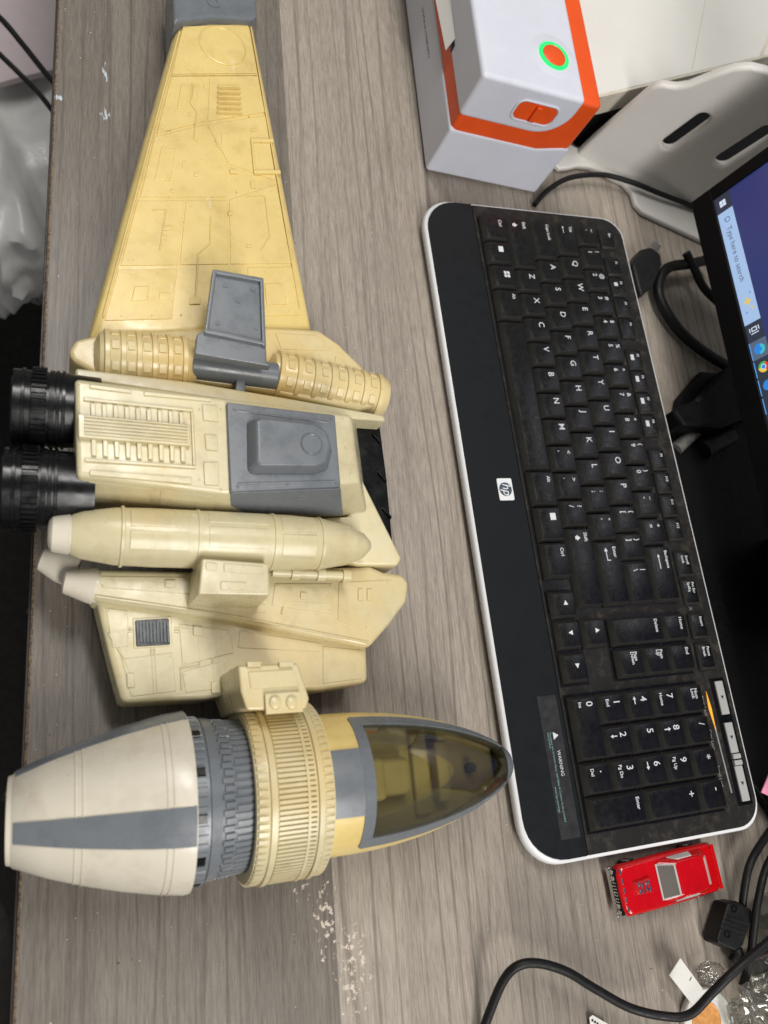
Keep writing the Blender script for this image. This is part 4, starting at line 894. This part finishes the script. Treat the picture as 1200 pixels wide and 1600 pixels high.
# ------------------------------------------------------------------ cables and odds and ends behind the keyboard
tag(tube('keyboard_cable', [at(835, 320, 4), at(855, 298, 5), at(890, 278, 8), at(940, 273, 10), at(985, 284, 12), at(1030, 302, 12), at(1080, 322, 10), at(1110, 340, 6)], 2.1, 'black_rub'), 'thin black keyboard cable running from under the printer along grey holder', 'cable')
dg = thing('usb_adapter', 'small black adapter plug lying at the keyboard rear edge', 'adapter', tuple(at(1008, 425, 0)))
slab('housing', [(988, 412), (1003, 388), (1018, 384), (1034, 396), (1036, 412), (1022, 446), (1004, 462), (998, 452)], 20, 6, 'black_rub', dg, 3, 3)
slab('plug', [(1014, 388), (1022, 376), (1034, 384), (1028, 396)], 16, 10, 'metal', dg, .5)
tag(tube('display_cable', [at(1110, 405, 14), at(1080, 412, 14), at(1045, 418, 12), at(1030, 440, 10), at(1032, 470, 8), at(1060, 515, 6), at(1100, 550, 6), at(1150, 580, 6)], 4.2, 'black_rub'), 'thick black display cable looping under the monitor', 'cable')
tag(tube('short_cable', [at(1072, 395, 20), at(1085, 420, 16), at(1100, 450, 14), at(1130, 480, 12)], 3.4, 'black_rub'), 'short black cable beside the display cable loop', 'cable')
pb = thing('power_brick', 'black power adapter block beneath the monitor beside F7 key', 'power adapter', tuple(at(1100, 640, 0)))
slab('brick_body', [(1052, 640), (1098, 618), (1140, 570), (1200, 640), (1130, 668), (1070, 665)], 26, 1, 'mon_black', pb, 3, 3)
slab('brick_lug', [(1088, 626), (1094, 618), (1098, 622), (1092, 630)], 27, 20, 'black_rub', pb, .4)
tag(tube('braided_cable', [at(1056, 702, 8), at(1066, 692, 9), at(1084, 676, 10), at(1096, 662, 12)], 5.0, 'braid'), 'grey braided cable end beneath the monitor', 'cable')
cyl_p = at(1100, 705, 10); tag(tube('connector_plug', [at(1098, 704, 10), at(1112, 694, 11), at(1140, 680, 12)], 7.5, 'black_rub'), 'black cylindrical plug next to the braided cable', 'plug')
tag(tube('side_cable', [at(1062, 730, 3), at(1080, 722, 4), at(1100, 716, 4), at(1150, 720, 4)], 2.2, 'black_rub'), 'thin black cable at keyboard rear edge by F9', 'cable')

# ------------------------------------------------------------------ toy car
cc = at(1040, 1372, 8); fr_ = at(966, 1388, 12); rr_ = at(1122, 1345, 12); yaw = math.atan2(fr_.y - rr_.y, fr_.x - rr_.x)
car = thing('toy_car', 'small red die-cast toy muscle car beside the keyboard corner', 'toy car', (cc.x, cc.y, 0), (0, 0, yaw), local=True)
L2, W2 = 38, 14.2
def sec(pts, z): return [Vector((x, y, z)) for x, y in pts]
def outl(l0, l1, w, r): return [(l1, -w + r), (l1 + .6, 0), (l1, w - r), (l1 - r, w), (10, w + .4), (-10, w + .5), (l0 + r, w), (l0, w - r), (l0 - .4, 0), (l0, -w + r), (l0 + r, -w), (-10, -w - .5), (10, -w - .4), (l1 - r, -w)]
loft('body', [sec(outl(-36, 35, 12.6, 2), 3.5), sec(outl(-37, 36, 13.6, 3.4), 6), sec(outl(-37.5, 36.6, 14.0, 3.6), 9.4), sec(outl(-37, 36.2, 13.4, 3.6), 11.4), sec(outl(-35.6, 34.8, 12.2, 3.6), 12.8)], 'red', car, 1.1, 4)
cabin = [(10, -11.0), (10.4, 0), (10, 11.0), (4, 12.2), (-18, 12.4), (-29, 11.2), (-29.2, 0), (-29, -11.2), (-18, -12.4), (4, -12.2)]
roof = [(-1.5, -9.2), (-1.2, 0), (-1.5, 9.2), (-4, 9.8), (-15, 9.9), (-21.5, 9.4), (-21.7, 0), (-21.5, -9.4), (-15, -9.9), (-4, -9.8)]
loft('cabin', [sec(cabin, 12.4), sec(roof, 18.6)], 'red', car, 1.6, 4)
def quad(name, P_, mat, lift=.35):
    P_ = [Vector(p) for p in P_]; n = (P_[1] - P_[0]).cross(P_[3] - P_[0]).normalized(); lift = .6 if name != 'windscreen' else .8
    if n.z < 0: n = -n
    return loft(name, [[p - n * .3 for p in P_], [p + n * lift for p in P_]], mat, car, .2)
def cl(a, b, t): return Vector(a).lerp(Vector(b), t)
def glass_q(i, j, name, t0=.14, t1=.86, s0=.08, s1=.92, mat='carglass'):
    a, b = Vector((*cabin[i], 12.4)), Vector((*cabin[j], 12.4)); c, d = Vector((*roof[j], 18.6)), Vector((*roof[i], 18.6))
    p = lambda s, t: a.lerp(b, s).lerp(d.lerp(c, s), t)
    return quad(name, [p(s0, t0), p(s1, t0), p(s1, t1), p(s0, t1)], mat)
glass_q(0, 2, 'windscreen_frame', .06, .94, .05, .95, 'carglass'); glass_q(0, 2, 'windscreen', .14, .86, .08, .92, 'carscreen'); glass_q(5, 7, 'rear_window', .35, .8, .12, .88, 'carglass')
glass_q(3, 4, 'side_window', .2, .85, .08, .92, 'carglass'); glass_q(8, 9, 'side_window', .2, .85, .08, .92, 'carglass')
sc_ = loft('hood_scoop', [sec([(28, -4), (30, 0), (28, 4), (15, 5), (15, -5)], 12.6), sec([(26, -3), (27, 0), (26, 3), (15.5, 4), (15.5, -4)], 14.6)], 'red', car, .5)
for x in (24.5, 22, 19.5, 17): box('scoop_trim', x, -3.2, 14.4, x + 1.1, 3.2, 15.1, 'chrome', sc_, .2)
for x in (23.2, 18.2):
    for y in (-2.2, 1.2): box('scoop_trim', x, y, 14.4, x + 2, y + 1, 15.2, 'chrome', sc_, .2)
box('front_bumper', 35.6, -13.4, 4.5, 38.2, 13.4, 7.2, 'chrome', car, .6)
gr = box('grille', 35.4, -12.4, 7.2, 37.4, 12.4, 11, 'black', car, .4)
for y in (-10.8, -7.4, 7.4, 10.8): cyl('headlight', Vector((36.6, y, 9.1)), Vector((37.9, y, 9.1)), 1.5, 'chrome', car, 16)
for i in range(7): box('grille_bar', 37.0, -5.4 + i * 1.7, 7.6, 37.8, -4.8 + i * 1.7, 10.6, 'chrome', gr, .1)
for y in (-12, -7, -2, 3, 8): box('hood_edge_trim', 33.4, y, 12.3, 34.4, y + 3.2, 12.95, 'chrome', car, .2)
box('rear_bumper', -38.6, -13, 4.5, -36.6, 13, 7.4, 'chrome', car, .6)
box('rear_spoiler', -36.2, -12.6, 12.4, -33.6, 12.6, 13.4, 'red', car, .5)
for x in (23, -22):
    for s in (-1, 1):
        wh = lathe('wheel', Vector((x, s * 9.5, 5)), Vector((x, s * 14.6, 5)), [(0, 4.2), (.6, 5), (4.4, 5), (5, 4.2), (5, 3.4), (4.2, 3.2), (4.2, .2)], 'black_rub', car, 28)
        lathe('wheel_rim', Vector((x, s * 13, 5)), Vector((x, s * 14.6, 5)), [(0, 3.3), (1.8, 3.2), (1.4, 2.2), (1.8, .2)], 'chrome', wh, 20)

# ------------------------------------------------------------------ clutter in the near right corner
tag(tube('arched_cord', [at(745, 1640, 2), at(762, 1590, 8), at(785, 1535, 18), at(808, 1510, 24), at(840, 1505, 26), at(885, 1518, 26), at(930, 1545, 22), at(985, 1575, 20), at(1040, 1588, 24), at(1078, 1585, 30), at(1112, 1552, 38), at(1150, 1515, 44), at(1215, 1460, 48)], 2.4, 'black_rub', n=14), 'thick black cable arching over the near right corner of the desk', 'cord')
tag(tube('adapter_lead', [at(1230, 1265, 10), at(1195, 1310, 14), at(1172, 1350, 16), at(1163, 1390, 13), at(1160, 1420, 9)], 2.4, 'black_rub', n=12), 'thin black lead from the plug adapter past keyboard corner', 'cord')
tag(tube('second_lead', [at(1240, 1290, 16), at(1200, 1350, 18), at(1184, 1410, 18), at(1178, 1450, 16), at(1172, 1500, 12), at(1160, 1540, 8)], 2.4, 'black_rub', n=12), 'black lead behind the plug adapter next to clear cups', 'cord')
ad = thing('plug_adapter', 'black flat plug adapter with two screw holes beside the red car', 'adapter', tuple(at(1145, 1450, 0)))
slab('adapter_body', [(1138, 1410), (1152, 1408), (1176, 1422), (1174, 1440), (1162, 1478), (1150, 1486), (1122, 1474), (1121, 1466)], 15, 2, 'black_rub', ad, 2.4, 3)
for x, y in ((1147, 1420), (1136, 1460)):
    p = at(x, y, 15); lathe('screw_hole', p, p + Vector((0, 0, 1)), [(-.2, 2.2), (.4, 2.1), (.4, 1.4), (-.1, 1.2), (-.1, .1)], 'mon_black', ad, 16)
for i in range(4):
    p, q = at(1130 + i * -2.5 + 4, 1430 + i * 7, 15), at(1170 - i * 2.5, 1442 + i * 7, 15); tube('grip_line', [p, q], .35, 'black_rub', ad, 5, 2)
tube('strain_relief', [at(1150, 1482, 8), at(1152, 1492, 8), at(1146, 1504, 7)], 3.6, 'black_rub', ad, 10)
pl = slab('paper_label', [(1063, 1497), (1098, 1545), (1082, 1570), (1046, 1524)], 12, 11.5, 'paper', None, 0); tag(pl, 'small white paper label with a serrated edge beside the arched cord', 'paper label')
pm = [at(1077, 1532, 12.05), at(1080, 1526, 12.05), at(1081, 1527, 12.05), at(1078, 1533, 12.05)]; loft('ink_mark', [pm, [v + Vector((0, 0, .08)) for v in pm]], 'logo_blue', pl)
sc2 = slab('paper_scrap', [(921, 1590), (926, 1586), (950, 1600), (955, 1625), (925, 1625)], 3, 2.6, 'paper', None, 0); tag(sc2, 'printed white paper scrap at the bottom edge of the desk', 'paper scrap')
for i in range(5):
    p = at(926 + i * 4, 1594 + i * 2.6, 3); box('print_mark', p.x - .8, p.y - .7, 3, p.x + .5, p.y + .6, 3.06, 'print_dark', sc2, 0)
# round holder with a copper coloured disc
tk = thing('coin_holder', 'round white holder with a copper coloured disc under the cord', 'coin holder', tuple(at(1108, 1595, 0)))
tc = at(1112, 1600, 6)
lathe('holder', Z(tc, 0.2), Z(tc, 6), [(0, 17.0), (.6, 17.8), (3.6, 17.8), (4.4, 17.2), (4.4, 15.6), (4.0, 15.2), (4.2, 14.8), (4.2, 13.6), (3.9, 13.3), (4.1, 13.0), (4.1, .2)], 'paper', tk, 56)
lathe('disc', Z(tc + Vector((-2.0, 1.5, 0)), 4.2), Z(tc + Vector((-2.0, 1.5, 0)), 8), [(0, 10.2), (.7, 10.2), (1.0, 9.6), (.7, 9.2), (.7, .2)], 'coin', tk, 44)
# clear cups
def cup(px, py, z, r, h, label, tilt, dirn):
    c = at(px, py, z); t = thing('clear_cup', label, 'plastic cup', (c.x, c.y, 0), group=None)
    ax = Vector((math.sin(tilt) * math.cos(dirn), math.sin(tilt) * math.sin(dirn), math.cos(tilt)))
    lathe('cup_wall', c, c + ax * h, [(0, .3), (.2, r * .72), (1.2, r * .74), (h, r * .98), (h - .2, r * .92), (1.6, r * .68)], 'clear', t, 40, cap=False, sharp=60)
    lathe('cup_rim', c + ax * (h - .5), c + ax * (h + 2), [(0, r), (.3, r * 1.05), (1.4, r * 1.05), (1.6, r * .98), (1.2, r * .93), (.2, r * .94)], 'clear', t, 40, cap=False, sharp=60)
    lathe('gold_band', c + ax * (h * .55), c + ax * h, [(0, r * .90), (.7, r * .905), (.7, r * .87), (0, r * .868)], 'gold', t, 40, cap=False)
    return t
cup(1166, 1528, 8, 19, 34, 'clear plastic cup with a gold band lying under the cord', 1.0, math.radians(10))
cup(1200, 1440, 5, 22, 34, 'clear plastic cup standing at the right edge by the adapter', .15, 0.5)
cup(1205, 1520, 6, 20, 40, 'tilted clear plastic cup behind the arched cord', .7, math.radians(40))
def crumple(name, c, rx, ry, rz, mat, seed, amp=.35, label='', cat='bag', z_floor=None, n=26, fq=2.2, octv=4):
    V = []; F = []
    for i in range(n + 1):
        for j in range(2 * n):
            th = math.pi * i / n; ph = math.pi * j / n; d = Vector((math.sin(th) * math.cos(ph), math.sin(th) * math.sin(ph), math.cos(th)))
            k = 1 + amp * (mnoise.ridged_multi_fractal(d * fq + Vector((seed, seed * .7, 0)), 1.0, 2.1, octv, .9, 2.0) - 1.0) * .5
            v = Vector(c) + Vector((d.x * rx, d.y * ry, d.z * rz)) * k
            if z_floor is not None: v.z = max(v.z, z_floor)
            V.append(v)
    for i in range(n):
        for j in range(2 * n): a = i * 2 * n + j; b = i * 2 * n + (j + 1) % (2 * n); F.append((a, b, b + 2 * n, a + 2 * n))
    o = mesh(name, V, F, mat, None, sharp=50); return tag(o, label, cat)
q = at(1200, 1585, 14); crumple('plastic_bag', q, 26, 20, 14, 'clear', 3.1, .5, 'crumpled clear plastic bag in the near right corner', 'plastic bag', .4)
q = at(1110, 1520, 8); crumple('plastic_wrap', q, 9, 6, 7, 'clear', 8.3, .5, 'small twist of clear plastic wrap under the arched cord', 'plastic wrap', .4, 14)
pk = slab('pink_note', [(1190, 1238), (1204, 1205), (1240, 1215), (1236, 1260)], 20, 19, 'pink', None, .2); tag(pk, 'pink sticky note at the right edge behind the keyboard', 'sticky note')

# ------------------------------------------------------------------ things on the floor left of the desk
q = at(-6, 250, -420); crumple('white_bag', q, 130, 190, 110, 'bag', 1.7, .45, 'crumpled white plastic bag on the floor beside the desk', 'plastic bag', -718, 46, 1.7, 2)
q = at(20, 320, -500); crumple('grey_bag', q, 120, 130, 90, 'clear', 5.2, .4, 'translucent plastic bag below the white bag on the floor', 'plastic bag', -718, 40, 1.6, 2)
mv = slab('mailer', [(-80, -60), (100, -60), (100, 105), (40, 118), (-80, 150)], -300, -308, 'mauve', None, 1); tag(mv, 'pale mauve paper mailer on top of the white bag', 'mailer')
tag(tube('hanging_cable', [at(-30, 0, -200), at(6, 34, -200), at(40, 75, -200), at(80, 125, -190), at(120, 170, -180)], 2.6, 'black_rub'), 'black cable hanging past the mailer, nearer the desk', 'cable')
tag(tube('hanging_wire', [at(-30, 58, -210), at(10, 95, -210), at(50, 135, -210), at(76, 165, -200), at(130, 240, -190)], 2.4, 'black_rub'), 'black cable hanging past the mailer, farther from the desk corner', 'cable')
cs = thing('chair_seat', 'dark grey fabric chair seat beside the desk corner', 'chair', (-420, -620, -240))
loft('cushion', [[Vector((x, y, z)) for x, y in rrect(-640 + m, -760 + m, -290 - m, -415 - m, 50, 6)] for m, z in ((20, -300), (0, -280), (0, -250), (14, -236))], 'chair', cs, sharp=60)
cyl('post', Vector((-460, -600, -719)), Vector((-460, -600, -298)), 25, 'black_rub', cs)

# loose crumbs and dust on the desk and keyboard
cl_ = []; rg = random.Random(5)
for i in range(420):
    x, y = rg.uniform(-278, 60), rg.uniform(-520, 150)
    r = rg.choice((.22, .28, .35, .5)); c = Vector((x, y, .15)); V = [c + Vector((math.cos(a) * r * rg.uniform(.6, 1.3), math.sin(a) * r * rg.uniform(.6, 1.3), 0)) for a in (0, 1.6, 3.1, 4.7)] + [c + Vector((0, 0, r * .8))]
    cl_.append((V, [(0, 1, 4), (1, 2, 4), (2, 3, 4), (3, 0, 4)]))
cr = joined('crumbs', cl_, 'stack', None); tag(cr, 'pale crumbs and dust scattered over the desk', 'crumbs')
